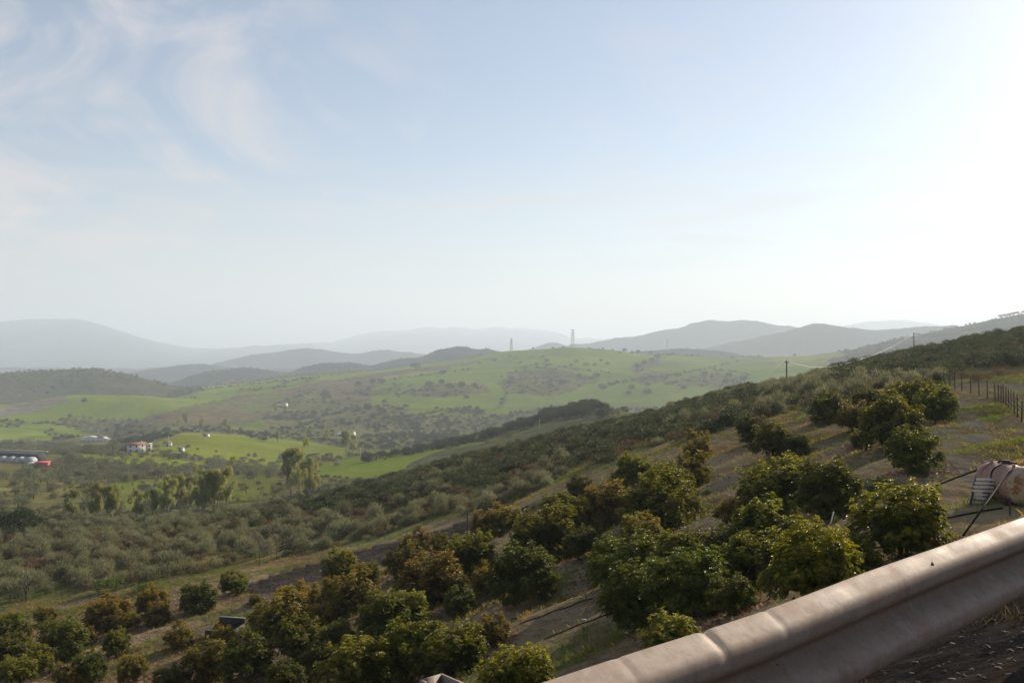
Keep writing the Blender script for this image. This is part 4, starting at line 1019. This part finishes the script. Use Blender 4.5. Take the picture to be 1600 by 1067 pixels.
for x_ in (-1.2, 1.25):
    for y_ in (-.8, .8):
        b = MB(); b.tube([(x_, y_-.1, .33), (x_, y_+.1, .33)], [.33, .33], 12); b.build('wheel', M_BLACK, r)
b = MB(); b.box((0.98, 0, 1.42), (0.04, 1.4, 0.55), 0, 0, R(36)); b.build('windscreen', M_GLASSD, r)
# greenhouse with arched bays and shade-net hall behind
p = ground(48, 724, 330, 900); sx = p[1]/F
r = thing('greenhouse', 'white plastic greenhouse with arched bays and a dark net roof, at the left edge', 'greenhouse', (p[0], p[1], p[2]-0.2), R(-14))
wb_ = 17*sx; hb = 9.5*sx
for k in range(6):
    cx = -wb_/2 - k*wb_; b = MB(); n = 10; V = []
    prof = [(-wb_/2, 0)] + [(-wb_/2*math.cos(math.pi*i/n), hb*0.45+hb*0.55*math.sin(math.pi*i/n)) for i in range(n+1)] + [(wb_/2, 0)]
    m_ = len(prof); dd = 14*sx
    for yy in (0, dd): V += [(cx+a, yy, c) for a, c in prof]
    Fc = [(i, i+1, m_+i+1, m_+i) for i in range(m_-1)]
    V += [(cx, 0, 0), (cx, dd, 0)]
    Fc += [(2*m_, i+1, i) for i in range(m_-1)] + [(2*m_+1, m_+i, m_+i+1) for i in range(m_-1)]
    b.add(V, Fc); o = b.build('bay', M_PLAST, r)
    f = MB()
    for xx in np.linspace(-.5, .5, 5): f.box((cx+xx*wb_*0.97, -0.06, hb*0.4), (0.12, 0.1, hb*0.8))
    f.box((cx, -0.06, hb*0.45), (wb_*0.97, 0.1, 0.12)); f.build('end_frame', M_STEEL, o)
b = MB(); b.box((-3.1*wb_, 14.5*sx+12*sx, hb*0.68), (5.6*wb_, 23*sx, hb*1.35), 0, R(6)); b.build('net_hall', M_NET, r)
b = MB(); b.box((-3.1*wb_, 14.5*sx+24*sx, hb*1.52), (5.8*wb_, 1.0, 0.6)); b.build('gutter', M_PLAST, r)

# ---------------------------------------------------------------- poles, cables, pylons
def pole(px, Yd, top_py, lab, mat=None, rad=0.11, arm=True, group='wooden poles carrying the cable'):
    p = at(px, Yd); zt = (555-top_py)/F*Yd; hh = zt-p[2]
    r = thing('utility_pole', lab, 'utility pole', tuple(p), R(20), group)
    b = MB(); b.tube([(0, 0, -0.5), (0, 0, hh)], [rad*1.25, rad*0.85], 8); b.build('shaft', mat or M_WOOD, r)
    if arm:
        b = MB(); b.box((0, -0.12, hh-0.35), (0.9, 0.08, 0.1)); b.build('crossarm', mat or M_WOOD, r)
        for x_ in (-.35, 0, .35):
            b = MB(); b.tube([(x_, -0.12, hh-0.3), (x_, -0.12, hh-0.22), (x_, -0.12, hh-0.12)], [.03, .06, .03], 8); b.build('insulator', M_CONC, r)
    return np.array([p[0], p[1], zt-0.15])
t1_ = pole(1229, 150, 563, 'dark wooden pole standing clear against the green hill, left end of the pale cable')
t2_ = pole(1312, 175, 569, 'short dark pole half sunk in bushes where the pale cable bends')
t3_ = pole(1428, 226, 520, 'tall wooden pole on the brown ridge, highest point of the pale cable')
t0_ = pole(1100, 165, 632, 'thin dark pole in the crest scrub above the small bronze avocado tree')
tX_ = np.array([(1640-800)/F*330, 330, (555-500)/F*330])
def cable(a, b_, sag, rad, mat, lab):
    m_ = MB(); n = 24; pts = []
    for i in range(n+1):
        f = i/n; q = a*(1-f)+b_*f; q[2] -= sag*4*f*(1-f); pts.append(q)
    m_.tube(pts, rad, 5, False); o = m_.build('cable', mat); tag(o, lab, 'cable')
cable(t1_, t2_, 0.7, 0.018, M_CABLE, 'pale cable between the two left poles against the green hill')
cable(t2_, t3_, 1.0, 0.018, M_CABLE, 'pale cable climbing to the tall pole on the brown ridge')
cable(t3_, tX_, 2.0, 0.02, M_BLACK, 'thin dark cable leaving the tall pole towards the upper right')
cable(t0_, t1_, 1.6, 0.016, M_CABLE, 'pale cable rising over the crest scrub to the pole by the green hill')
for px, Yd, tp, lab in [(23, 860, 682, 'thin pale concrete pole behind the greenhouse on the green field'), (57, 900, 684, 'second pale concrete pole right of the one behind the greenhouse'), (843, 480, 655, 'short pale pole with a T top on the drab slope below the wooded ridge'),
                        (945, 520, 640, 'tall pale pole at the right end of the wooded ridge'), (564, 560, 698, 'thin pale pole on the green valley strip'), (353, 600, 692, 'thin pale pole on the bright green knoll'), (264, 640, 680, 'thin pale pole beside the small gabled house'), (747, 640, 668, 'thin pale pole below the ridge trees')]:
    pole(px, Yd, tp, lab, M_CONC, 0.16, Yd < 500, 'pale poles of the valley')
def pylon(px, Yd, top_py, lab, base_py=None):
    p = at(px, Yd); hh = (555-top_py)/F*Yd - p[2]
    r = thing('pylon', lab, 'pylon', tuple(p), R(12), 'lattice pylons on the skyline'); b = MB(); w0, w1 = hh*0.085, hh*0.03; rr_ = 0.22
    nseg = 9; lv = []
    for i in range(nseg+1):
        f = i/nseg; w_ = w0*(1-f)**1.3+w1; z = hh*f; lv.append([np.array([sx_*w_, sy_*w_, z]) for sx_, sy_ in ((-1,-1),(1,-1),(1,1),(-1,1))])
    for i in range(nseg):
        for k in range(4):
            b.tube([lv[i][k], lv[i+1][k]], rr_, 4, False); b.tube([lv[i][k], lv[i+1][(k+1) % 4]], rr_*.6, 4, False); b.tube([lv[i][(k+1) % 4], lv[i+1][k]], rr_*.6, 4, False); b.tube([lv[i+1][k], lv[i+1][(k+1) % 4]], rr_*.6, 4, False)
    b.build('tower', M_GREYP, r)
    for f, L_ in ((0.66, .15), (0.80, .17), (0.98, .11)):
        b = MB(); z = hh*f; l_ = hh*L_
        for sg in (-1, 1):
            b.tube([(0, -w1, z-.3), (sg*l_, 0, z+.3)], rr_, 4, False); b.tube([(0, w1, z-.3), (sg*l_, 0, z+.3)], rr_, 4, False); b.tube([(0, 0, z+hh*.035), (sg*l_, 0, z+.3)], rr_*.8, 4, False)
        b.build('crossarm', M_GREYP, r)
pylon(895, 2355, 515, 'tall lattice pylon standing on the highest crest of the green hill')
pylon(799, 2440, 529, 'lattice pylon left of the tallest one, where the green crest dips')
pylon(1043, 3300, 530, 'small hazy lattice pylon right of the tallest one, before the blue mountain')

# ---------------------------------------------------------------- wire fences
def fence(lab, pts, hh, mat, rad, ymin, ymax, wires=(0.35, 0.7, 1.05, 1.4), fy=None):
    P = [ground(px, py, ymin, ymax) if fy is None else at(px, fy) for px, py in pts]
    r = thing('wire_fence', lab, 'fence', tuple(P[0]))
    for p in P:
        b = MB(); q = p-P[0]; ln = rng.normal(size=2)*0.03; h_ = hh*rng.uniform(.93, 1.05)
        b.tube([(q[0], q[1], q[2]-0.3), (q[0]+ln[0], q[1]+ln[1], q[2]+h_)], rad, 6); b.build('post', mat, r)
    b = MB()
    for w_ in wires: b.tube([tuple(p-P[0]+np.array([0, 0, w_])) for p in P], 0.006, 3, False)
    b.build('wire', M_WIRE, r)
M_RUST = simple('rusty_iron', (.060,.035,.026), 0.9, var=0.4, scale=12)
fence('wire fence on rusty iron posts curving along the right side of the gravel track', [(1612,672),(1604,665),(1596,659),(1590,652),(1585,648),(1580,643),(1576,638),(1572,634),(1568,632),(1564,630),(1560,628),(1555,626),(1543,623),(1530,619),(1517,615),(1503,611),(1492,608),(1484,605),(1475,602),(1464,599)], 1.5, M_RUST, 0.045, 58, 125)
fence('low wire fence of thin posts between the grey broom and the dark dirt track', [(405,885),(432,874),(468,862),(500,853),(535,843),(570,833),(606,823),(645,812),(690,800),(735,790),(780,776),(830,755)], 1.25, M_RUST, 0.035, 75, 140)
p = ground(730, 838, 70, 130); r = thing('wooden_post', 'small dark wooden post with a slanting strut at the edge of the dirt track', 'post', tuple(p))
b = MB(); b.tube([(0, 0, -.3), (0.03, 0, 2.6)], [.09, .07], 7); b.build('shaft', M_WOOD, r)
b = MB(); b.tube([(0, 0, 2.0), (1.3, 0.2, 2.45)], [.03, .03], 5); b.build('strut', M_PALEW, r)

# dark timber frame in the lower left orchard
p = ground(352, 990, 45, 95); k_ = p[1]/F
r = thing('timber_frame', 'dark board bin with pale top rails, half hidden by bronze avocado trees', 'bin', (p[0], p[1], p[2]-0.1), R(-12))
for j, (yy, zz) in enumerate(((-0.9, 0.45), (0.9, 0.75))):
    b = MB(); b.box((0, yy, zz*0.6), (44*k_, 0.06, zz*1.2)); b.build('side_board', M_NET, r)
    b = MB(); b.box((0, yy, zz*1.2+0.022), (44.4*k_, 0.07, 0.04)); b.build('top_rail', M_PALEW, r)
for xx in (-1, 1):
    b = MB(); b.box((xx*22*k_, 0, 0.3), (0.05, 1.7, 0.58), 0, 0, 0); b.build('end_board', M_WOOD, r)

# ---------------------------------------------------------------- old metal tank, pallet, pipes
m, t = new_mat('tank_paint'); tc = t.node('ShaderNodeTexCoord'); n1 = t.noise(2.2, 7, 0.65, tc.outputs['Object']); n2 = t.noise(9.0, 5, 0.6, tc.outputs['Object'])
c = t.mix(t.ramp(n1, 0.42, 0.6), (.30,.165,.12), (.18,.08,.05)); c = t.mix(t.ramp(n2, 0.5, 0.66), c, (.34,.22,.17))
pr = t.node('ShaderNodeBsdfPrincipled', Roughness=0.6, Metallic=0.1); t.l.new(c, pr.inputs[0]); bpn = t.node('ShaderNodeBump', Strength=0.4, Distance=0.02, Height=n2); t.l.new(bpn.outputs[0], pr.inputs['Normal'])
o = t.node('ShaderNodeOutputMaterial'); t.l.new(pr.outputs[0], o.inputs[0]); M_TANK = m
m, t = new_mat('tank_end_paint'); tc = t.node('ShaderNodeTexCoord'); n1 = t.noise(2.6, 7, 0.7, tc.outputs['Object'], 0.6)
c = t.mix(t.ramp(n1, 0.50, 0.58), (.38,.32,.23), (.22,.10,.045)); pr = t.node('ShaderNodeBsdfPrincipled', Roughness=0.7); t.l.new(c, pr.inputs[0])
o = t.node('ShaderNodeOutputMaterial'); t.l.new(pr.outputs[0], o.inputs[0]); M_TEND = m
pt = ground(1592, 792, 24, 45); tz = pt[2]
TY = pt[1]; TX = (1600-800)/F*TY
r = thing('metal_tank', 'rusty pink metal tank lying on its side at the right edge, behind the guardrail', 'tank', (TX, TY, gz(TX, TY)-0.02), R(2))
rad = 0.60; zc = rad+0.05
def lathe(prof, seg=36):
    b = MB(); V = []; n = len(prof)
    for (yy, rr_) in prof:
        for k in range(seg): a = 2*math.pi*k/seg; V.append((rr_*math.cos(a), yy, zc+rr_*math.sin(a)))
    b.add(V, [(i*seg+k, i*seg+(k+1) % seg, (i+1)*seg+(k+1) % seg, (i+1)*seg+k) for i in range(n-1) for k in range(seg)]); return b
lathe([(0.02, rad), (0.06, rad+.02), (0.12, rad+.02), (0.16, rad), (0.75, rad), (0.78, rad+.02), (0.84, rad+.02), (0.87, rad), (1.5, rad), (1.53, rad+.02), (1.59, rad+.02), (1.62, rad), (1.75, rad)]).build('barrel', M_TANK, r, True)
lathe([(0.02, rad), (-0.02, rad*0.97), (-0.06, rad*0.8), (-0.09, rad*0.5), (-0.10, 0.01)]).build('end_cap', M_TEND, r, True)
lathe([(1.75, rad), (1.89, rad*0.93), (2.03, rad*0.7), (2.11, rad*0.35), (2.13, 0.01)]).build('end_cap', M_TANK, r, True)
b = MB(); b.tube([(0.1, 1.2, zc+rad-.02), (0.1, 1.2, zc+rad+.10)], [.14, .14], 14); b.build('hatch', M_RUST, r)
for yy in (0.35, 1.5):
    b = MB(); b.box((0, yy, 0.12), (0.95, 0.16, 0.34)); b.build('cradle', M_RUST, r)
b = MB(); b.tube([(0, -0.08, zc-0.28), (0, -0.2, zc-0.28)], [.045, .045], 10); b.tube([(0, -0.2, zc-0.28), (0, -0.23, zc-0.28)], [.075, .075], 10); b.build('valve', M_RUST, r)
for yy in (0.3, 1.55):
    b = MB(); b.box((-0.18, yy, zc+rad-.01), (0.03, 0.14, 0.16)); b.build('lifting_lug', M_TANK, r)
b = MB(); pts = [(-rad*1.02*math.cos(a), 0.75+0.25*math.sin(a*2), zc+rad*1.02*math.sin(a)) for a in np.linspace(-0.5, 1.7, 14)]; b.tube(pts, .022, 6); b.build('strap', M_BLACK, r)
tb = np.array([TX, TY, gz(TX, TY)])
# pallet leaning on the tank
pp = ground(1537, 765, 24, 50); r = thing('wooden_pallet', 'pale slatted pallet leaning against the left side of the rusty tank', 'pallet', (tb[0]-1.12, tb[1]+0.75, gz(tb[0]-1.12, tb[1]+0.75)), R(-14))
for i in range(7):
    b = MB(); z = 0.08+i*0.125; b.box((0.30*z, -0.3+0.0*i, z+.02), (0.025, 0.62, 0.07), R(60), 0, R(17)); 
    b2 = MB(); b2.box((0.32*z, 0, z), (0.62, 0.03, 0.075), 0, R(-24)); b2.build('slat', M_PLANK, r)
for xx in (-.24, .24):
    b = MB(); b.box((xx+0.12, 0.05, 0.47), (0.06, 0.09, 1.0), 0, R(-24), R(17)); b.build('runner', M_WOOD, r)
def wpt(px, py, Yd): d_ = pxdir(px, py); return d_/d_[1]*Yd
def pipe(name, lab, cat, pts, rad, mat):
    b = MB(); b.tube(pts, rad, 7); o = b.build(name, mat, None, True); tag(o, lab, cat); return o
top = tb+np.array([-0.05, 1.3, zc+rad+.03])
pa = ground(1428, 774, 22, 45)
pipe('black_pole', 'long black pole slanting down from the top of the rusty tank', 'pole', [pa+np.array([0, 0, 0.02]), (pa+top)/2+np.array([0, 0, 0.04]), top, top+np.array([.55, .05, -.08])], 0.033, M_BLACK)
pb_ = ground(1505, 838, 15, 40); s0 = tb+np.array([-rad*0.75, 0.1, zc+rad*0.62])
pipe('black_hose', 'black hose hanging off the tank end down to the shaded ground', 'hose', [s0+np.array([.35, .1, .2]), s0+np.array([-.05, -.05, .05]), (pb_*0.5+s0*0.5)+np.array([0, 0, .05]), pb_+np.array([0, 0, .03])], 0.030, M_BLACK)
pc, pd = ground(1478, 812, 18, 45), ground(1566, 796, 18, 45)
pipe('ground_pipe', 'black pipe lying across the shaded ground in front of the tank', 'pipe', [pc+(pd-pc)*f+np.array([0, 0, gz(*(pc+(pd-pc)*f)[:2])-(pc+(pd-pc)*f)[2]+.04]) for f in np.linspace(0, 1, 9)], 0.028, M_BLACK)
p = ground(1578, 806, 18, 40); pipe('iron_stake', 'thin dark iron stake upright just below the tank end', 'stake', [p+np.array([0, 0, -.2]), p+np.array([0, 0, 0.55])], 0.025, M_RUST)
p = ground(1296, 832, 18, 45); pipe('bent_pipe', 'short pale bent pipe sticking up between the avocado trees', 'pipe', [p+np.array([-.15, 0, 0]), p+np.array([.05, 0, .35]), p+np.array([.16, 0, .75])], 0.022, M_CABLE)
for px, py, lab in [(1447, 762, 'pale stick lying on the rusty grass, lower one'), (1462, 745, 'pale stick lying on the rusty grass, upper one')]:
    p = ground(px, py, 22, 60); pipe('dead_stick', lab, 'stick', [p+np.array([-.22, -.1, .03]), p+np.array([.25, .35, .10])], 0.014, M_PALEW)
for j, (a_, b_) in enumerate((((798, 968), (905, 930)), ((812, 976), (925, 936)), ((850, 1000), (960, 958)))):
    A, B = ground(*a_, 25, 75), ground(*b_, 25, 75)
    pts = [(A+(B-A)*f) for f in np.linspace(0, 1, 14)]; pts = [(q[0], q[1]+0.05*math.sin(i*1.3), gz(q[0], q[1]+0.05*math.sin(i*1.3))+0.03) for i, q in enumerate(pts)]
    pipe('irrigation_hose', ('upper', 'middle', 'lowest')[j]+' black irrigation hose on the bare shaded bank right of the glossy dome tree', 'hose', pts, 0.022, M_BLACK)

# ---------------------------------------------------------------- guardrail
m, t = new_mat('guardrail_steel'); tc = t.node('ShaderNodeTexCoord'); mpn = t.node('ShaderNodeMapping', i0=tc.outputs['Object'])
n1 = t.noise(1.6, 6, 0.65, tc.outputs['Object'], 0.4); n2 = t.noise(26, 5, 0.65, tc.outputs['Object']); n3 = t.noise(7.0, 6, 0.7, tc.outputs['Object'])
mpn.inputs['Scale'].default_value = (28, 28, 2.2); n4 = t.noise(1.0, 4, 0.6, mpn.outputs[0])
c = t.mix(t.ramp(n1, 0.35, 0.7), (.350,.275,.225), (.29,.225,.18)); c = t.mix(t.ramp(n3, 0.5, 0.68, 0, 0.6), c, (.30,.18,.11)); c = t.mix(t.ramp(n4, 0.5, 0.7, 0, 0.55), c, (.20,.15,.115)); c = t.mix(t.ramp(n2, 0.68, 0.72), c, (.13,.075,.05))
n5 = t.noise(3.3, 8, 0.75, tc.outputs['Object']); n6 = t.noise(60, 3, 0.6, tc.outputs['Object'])
c = t.mix(t.ramp(n5, 0.56, 0.60, 0, 0.5), c, (.40,.35,.31)); c = t.mix(t.ramp(n6, 0.3, 0.75, 0, 0.35), c, (.17,.12,.09))
pr = t.node('ShaderNodeBsdfPrincipled', Metallic=0.0); pr.inputs['Specular IOR Level'].default_value = 0.28; t.l.new(c, pr.inputs[0]); t.l.new(t.ramp(n3, 0.3, 0.7, 0.62, 0.8), pr.inputs['Roughness'])
bpn = t.node('ShaderNodeBump', Strength=0.12, Distance=0.004, Height=n2); t.l.new(bpn.outputs[0], pr.inputs['Normal'])
o = t.node('ShaderNodeOutputMaterial'); t.l.new(pr.outputs[0], o.inputs[0]); M_RAIL = m
ZT = -0.68
ph_ = [(.010,.150),(.014,.155),(.020,.156),(.045,.142),(.066,.128),(.074,.121),(.079,.112),(.082,.098),(.082,.080),(.080,.070),(.074,.062),(.052,.046),(.022,.026),(.010,.016),(.003,.008)]
prof0 = ph_ + [(0, 0)] + [(a, -b_) for a, b_ in ph_[::-1]]
ts = np.concatenate([np.arange(-6, 0, 0.1), np.arange(0, 5, 0.012), np.arange(5, 40, 0.25)])
def px_of_t(tt): x = RP[0]+RD[0]*tt; y = RP[1]+RD[1]*tt; return 800+F*x/max(y, 0.05) if y > 0.05 else -9999
def t_of_px(px): u = (px-800)/F; return (RP[0]-u*RP[1])/(u*RD[1]-RD[0])
NX, NY = RD[1], -RD[0]                                     # towards the road
_sx = np.array([t_of_px(p_) for p_ in (700, 957, 1110, 1183, 1355, 1600)]+[8.0]); _sy = np.array([0, -.004, -.011, -.013, -.003, 0, 0])
def sag(tt): return float(sum(np.interp(tt+q_, _sx, _sy) for q_ in np.linspace(-.12, .12, 9))/9)
dents = [(t_of_px(1090), 0.015, .009, .004), (t_of_px(957), 0.010, .003, .002), (t_of_px(1186), 0.014, .004, .003)]
V = []; npf = len(prof0)
for tt in ts:
    for (d_, z_) in prof0:
        up = np.clip((z_-0.085)/0.06, 0, 1)
        dz = sag(tt); dd = 0.0
        for (tc_, w_, az, ad) in dents:
            g_ = math.exp(-((tt-tc_)/w_)**2); dz -= az*g_*up; dd -= ad*g_*up
        dd += 0.001*math.sin(tt*5.1+z_*20)
        D_ = d_+dd
        V.append((RP[0]+RD[0]*tt+NX*D_, RP[1]+RD[1]*tt+NY*D_, ZT-0.157+z_+dz))
nt = len(ts); Fc = [(i*npf+k, i*npf+k+1, (i+1)*npf+k+1, (i+1)*npf+k) for i in range(nt-1) for k in range(npf-1)]
r = thing('guardrail', 'dented dusty pink-grey steel guardrail crossing the lower right corner', 'guardrail', (RP[0], RP[1], ZR))
me = np_mesh('beam', np.array(V)-np.array([RP[0], RP[1], ZR]), np.array(Fc, dtype=np.int32), M_RAIL, smooth=True)
bo = child('beam', me, r); sm = bo.modifiers.new('thickness', 'SOLIDIFY'); sm.thickness = 0.004; sm.offset = 0
tq = t_of_px(1424); qx, qy = RP[0]+RD[0]*tq-RP[0]+NX*.064, RP[1]+RD[1]*tq-RP[1]+NY*.064
b = MB(); b.add([(qx-.008, qy-.008, ZT-ZR-.157+.131), (qx+.009, qy+.002, ZT-ZR-.157+.130), (qx+.002, qy-.006, ZT-ZR-.157+.118), (qx, qy, ZT-ZR-.157+.140)], [(0, 1, 2), (0, 3, 1), (1, 3, 2), (2, 3, 0)]); b.build('rust_chip', M_RUST, r)
M_POST = simple('post_steel', (.30,.235,.20), 0.7, 0.2, var=0.35, scale=9, bump=0.2)
t0p = (-.147-RP[0])*RD[0] + (1.94-RP[1])*RD[1] - 0.045
for k in range(-1, 6):
    tt = t0p + 4.0*k; base = np.array([RP[0]+RD[0]*tt-NX*0.13, RP[1]+RD[1]*tt-NY*0.13, 0]); lx = base-np.array([RP[0], RP[1], 0])
    ang = math.atan2(RD[1], RD[0]); zt_ = ZT-ZR-0.006; pb2 = MB()
    def loc(a, n_): return (lx[0]+RD[0]*a+NX*n_, lx[1]+RD[1]*a+NY*n_)
    for (a, n_, sa, sn) in ((0.03, 0, 0.006, 0.10), (0.0, 0.047, 0.054, 0.006), (0.0, -0.047, 0.054, 0.006), (-0.024, 0.038, 0.006, 0.012), (-0.024, -0.038, 0.006, 0.012)):
        q = loc(a, n_); pb2.box((q[0], q[1], zt_/2-0.4), (sa, sn, zt_+0.8), ang)
    pb2.build('post', M_POST, r)
    sb = MB(); q = loc(0, 0.092); sb.box((q[0], q[1], zt_-0.155), (0.06, 0.072, 0.16), ang); sb.build('spacer', M_POST, r)
    bb = MB(); q = loc(0, 0.135); q2 = loc(0, 0.155); bb.tube([(q[0], q[1], zt_-0.157+sag(tt)), (q2[0], q2[1], zt_-0.157+sag(tt))], [.018, .014], 8); bb.build('bolt', M_STEEL, r)

# road surface on the camera's side of the rail
b = MB(); V = []
for tt in np.linspace(-60, 60, 61):
    for s_ in (-0.9, -7.5): V.append((RP[0]+RD[0]*tt-RD[1]*s_, RP[1]+RD[1]*tt+RD[0]*s_, ZR+0.004))
b.add(V, [(2*i, 2*i+1, 2*i+3, 2*i+2) for i in range(60)])
rd = b.build('road', simple('asphalt', (.055,.055,.057), 0.9, var=0.3, scale=30, bump=0.3)); tag(rd, kind='structure')
b = MB(); V = []
for tt in np.linspace(-60, 60, 61):
    for s_ in (-1.2, -1.32): V.append((RP[0]+RD[0]*tt-RD[1]*s_, RP[1]+RD[1]*tt+RD[0]*s_, ZR+0.008))
b.add(V, [(2*i, 2*i+1, 2*i+3, 2*i+2) for i in range(60)])
rl = b.build('road_edge_line', simple('road_paint', (.7,.7,.68), 0.7, var=0.2)); tag(rl, kind='structure')

# ---------------------------------------------------------------- stones and grass
def stones(n, x, y, s, mat, name):
    ico = np.array([(0,0,1),(.89,0,.45),(.28,.85,.45),(-.72,.53,.45),(-.72,-.53,.45),(.28,-.85,.45),(.72,.53,-.45),(-.28,.85,-.45),(-.89,0,-.45),(-.28,-.85,-.45),(.72,-.53,-.45),(0,0,-1)])
    fc = np.array([(0,1,2),(0,2,3),(0,3,4),(0,4,5),(0,5,1),(1,6,2),(2,7,3),(3,8,4),(4,9,5),(5,10,1),(6,7,2),(7,8,3),(8,9,4),(9,10,5),(10,6,1),(11,7,6),(11,8,7),(11,9,8),(11,10,9),(11,6,10)])
    z = H(x, y); V = ico[None]*(1+rng.normal(size=(n, 12, 1))*0.2)*s[:, None, None]*np.stack([np.ones(n), rng.uniform(.6, 1, n), rng.uniform(.4, .8, n)], 1)[:, None, :]
    a = rng.random(n)*6.28; ca, sa = np.cos(a)[:, None], np.sin(a)[:, None]; X = V[..., 0]*ca-V[..., 1]*sa; Y = V[..., 0]*sa+V[..., 1]*ca
    V = np.stack([X+x[:, None], Y+y[:, None], V[..., 2]+z[:, None]], -1).reshape(-1, 3)
    Fc = (fc[None]+np.arange(n)[:, None, None]*12).reshape(-1, 3)
    o = link(bpy.data.objects.new(name, np_mesh(name, V, Fc, mat))); tag(o, kind='stuff')
n = 5000; tt = rng.uniform(-1.5, 7, n); s_ = 0.25+rng.random(n)**1.3*6; x = RP[0]+RD[0]*tt-RD[1]*s_; y = RP[1]+RD[1]*tt+RD[0]*s_
stones(n, x, y, 0.003+rng.random(n)**7*0.028, simple('rubble', (.070,.056,.045), 0.95, var=0.5, scale=20), 'gravel')
n = 9000; x, y = spread(20, 95, 2.2, 0, 1640); k = landuse(x, y); ok = ((k == TRACK) | (rng.random(len(x)) < 0.18)); x, y = x[ok], y[ok]
stones(len(x), x, y, 0.02+rng.random(len(x))**5*0.13, simple('pale_stone', (.27,.245,.215), 0.95, var=0.35, scale=9), 'rubble')
def grass(x, y, hgt, nbl, name, spr, mat=None):
    z = H(x, y); n = len(x); X = np.repeat(x, nbl)+rng.normal(size=n*nbl)*spr; Y = np.repeat(y, nbl)+rng.normal(size=n*nbl)*spr; Z = np.repeat(z, nbl)-0.02
    D = np.stack([rng.normal(size=n*nbl)*0.45, rng.normal(size=n*nbl)*0.45, np.ones(n*nbl)], 1); h_ = np.repeat(hgt, nbl)*rng.uniform(.6, 1.2, n*nbl)
    V, Fc, T, Yy = leaves(np.stack([X, Y, Z], 1), D, h_, (h_*0.10+0.004) if mat is None else (h_*0.03+0.002), 0.15, 0.05)
    T = np.repeat(np.clip(np.repeat(fbm(x, y, 5, 3)*1.5+0.45, nbl)+rng.normal(size=n*nbl)*0.2, 0, 1), 4)
    o = leaf_obj(name, [(V, Fc, T, Yy)], mat or M_GRASS); tag(o, kind='stuff')
ct = OCC[rng.integers(0, len(OCC), 26000)]; aa = rng.random(26000)*6.28; rr_ = rng.random(26000)**0.5*ct[:, 2]*1.5
lx_ = ct[:, 0]+rr_*np.cos(aa); ly_ = ct[:, 1]+rr_*np.sin(aa); lz_ = H(lx_, ly_)+0.03
dl = np.stack([rng.normal(size=26000), rng.normal(size=26000), rng.normal(size=26000)*0.25], 1)
tag(leaf_obj('fallen_leaves', [leaves(np.stack([lx_, ly_, lz_], 1), dl, 0.16, 0.075, 0.0, 0.15)], leaf_mat('dead_leaf', (.16,.085,.045), (.24,.15,.085), None, 0.1, 0.7, 0.2)), kind='stuff')
x, y = spread(20, 112, 10.0, -20, 1640); ph = (x*0.50 - y*0.87 + fbm(x, y, 25, 2)*1.5)/4.6
gr_ = fbm(x, y, 6, 4)*2.2+0.30*np.sin(2*math.pi*ph+1.2)+0.05; lu = landuse(x, y)
ok = ((gr_ > 0.12) | (rng.random(len(x)) < 0.16)) & (lu != VERGE) & ((lu != TRACK) | (rng.random(len(x)) < .2)) & (rail_s(x, y) > 2); x, y = x[ok], y[ok]
print('tufts', len(x)); grass(x, y, rng.uniform(.10, .36, len(x)), 6, 'grass', 0.13)
n = 1600; tt = rng.uniform(-1, 8, n); s_ = 0.7+rng.random(n)*6; x = RP[0]+RD[0]*tt-RD[1]*s_; y = RP[1]+RD[1]*tt+RD[0]*s_; ok = fbm(x, y, 1.2, 2) > 0.05
grass(x[ok], y[ok], rng.uniform(.05, .22, ok.sum()), 24, 'verge_grass', 0.05, leaf_mat('dry_grass_blade', (.070,.060,.036), (.115,.095,.058), None, 0.2, 0.8, 0.1))
print('objects', len(bpy.data.objects))
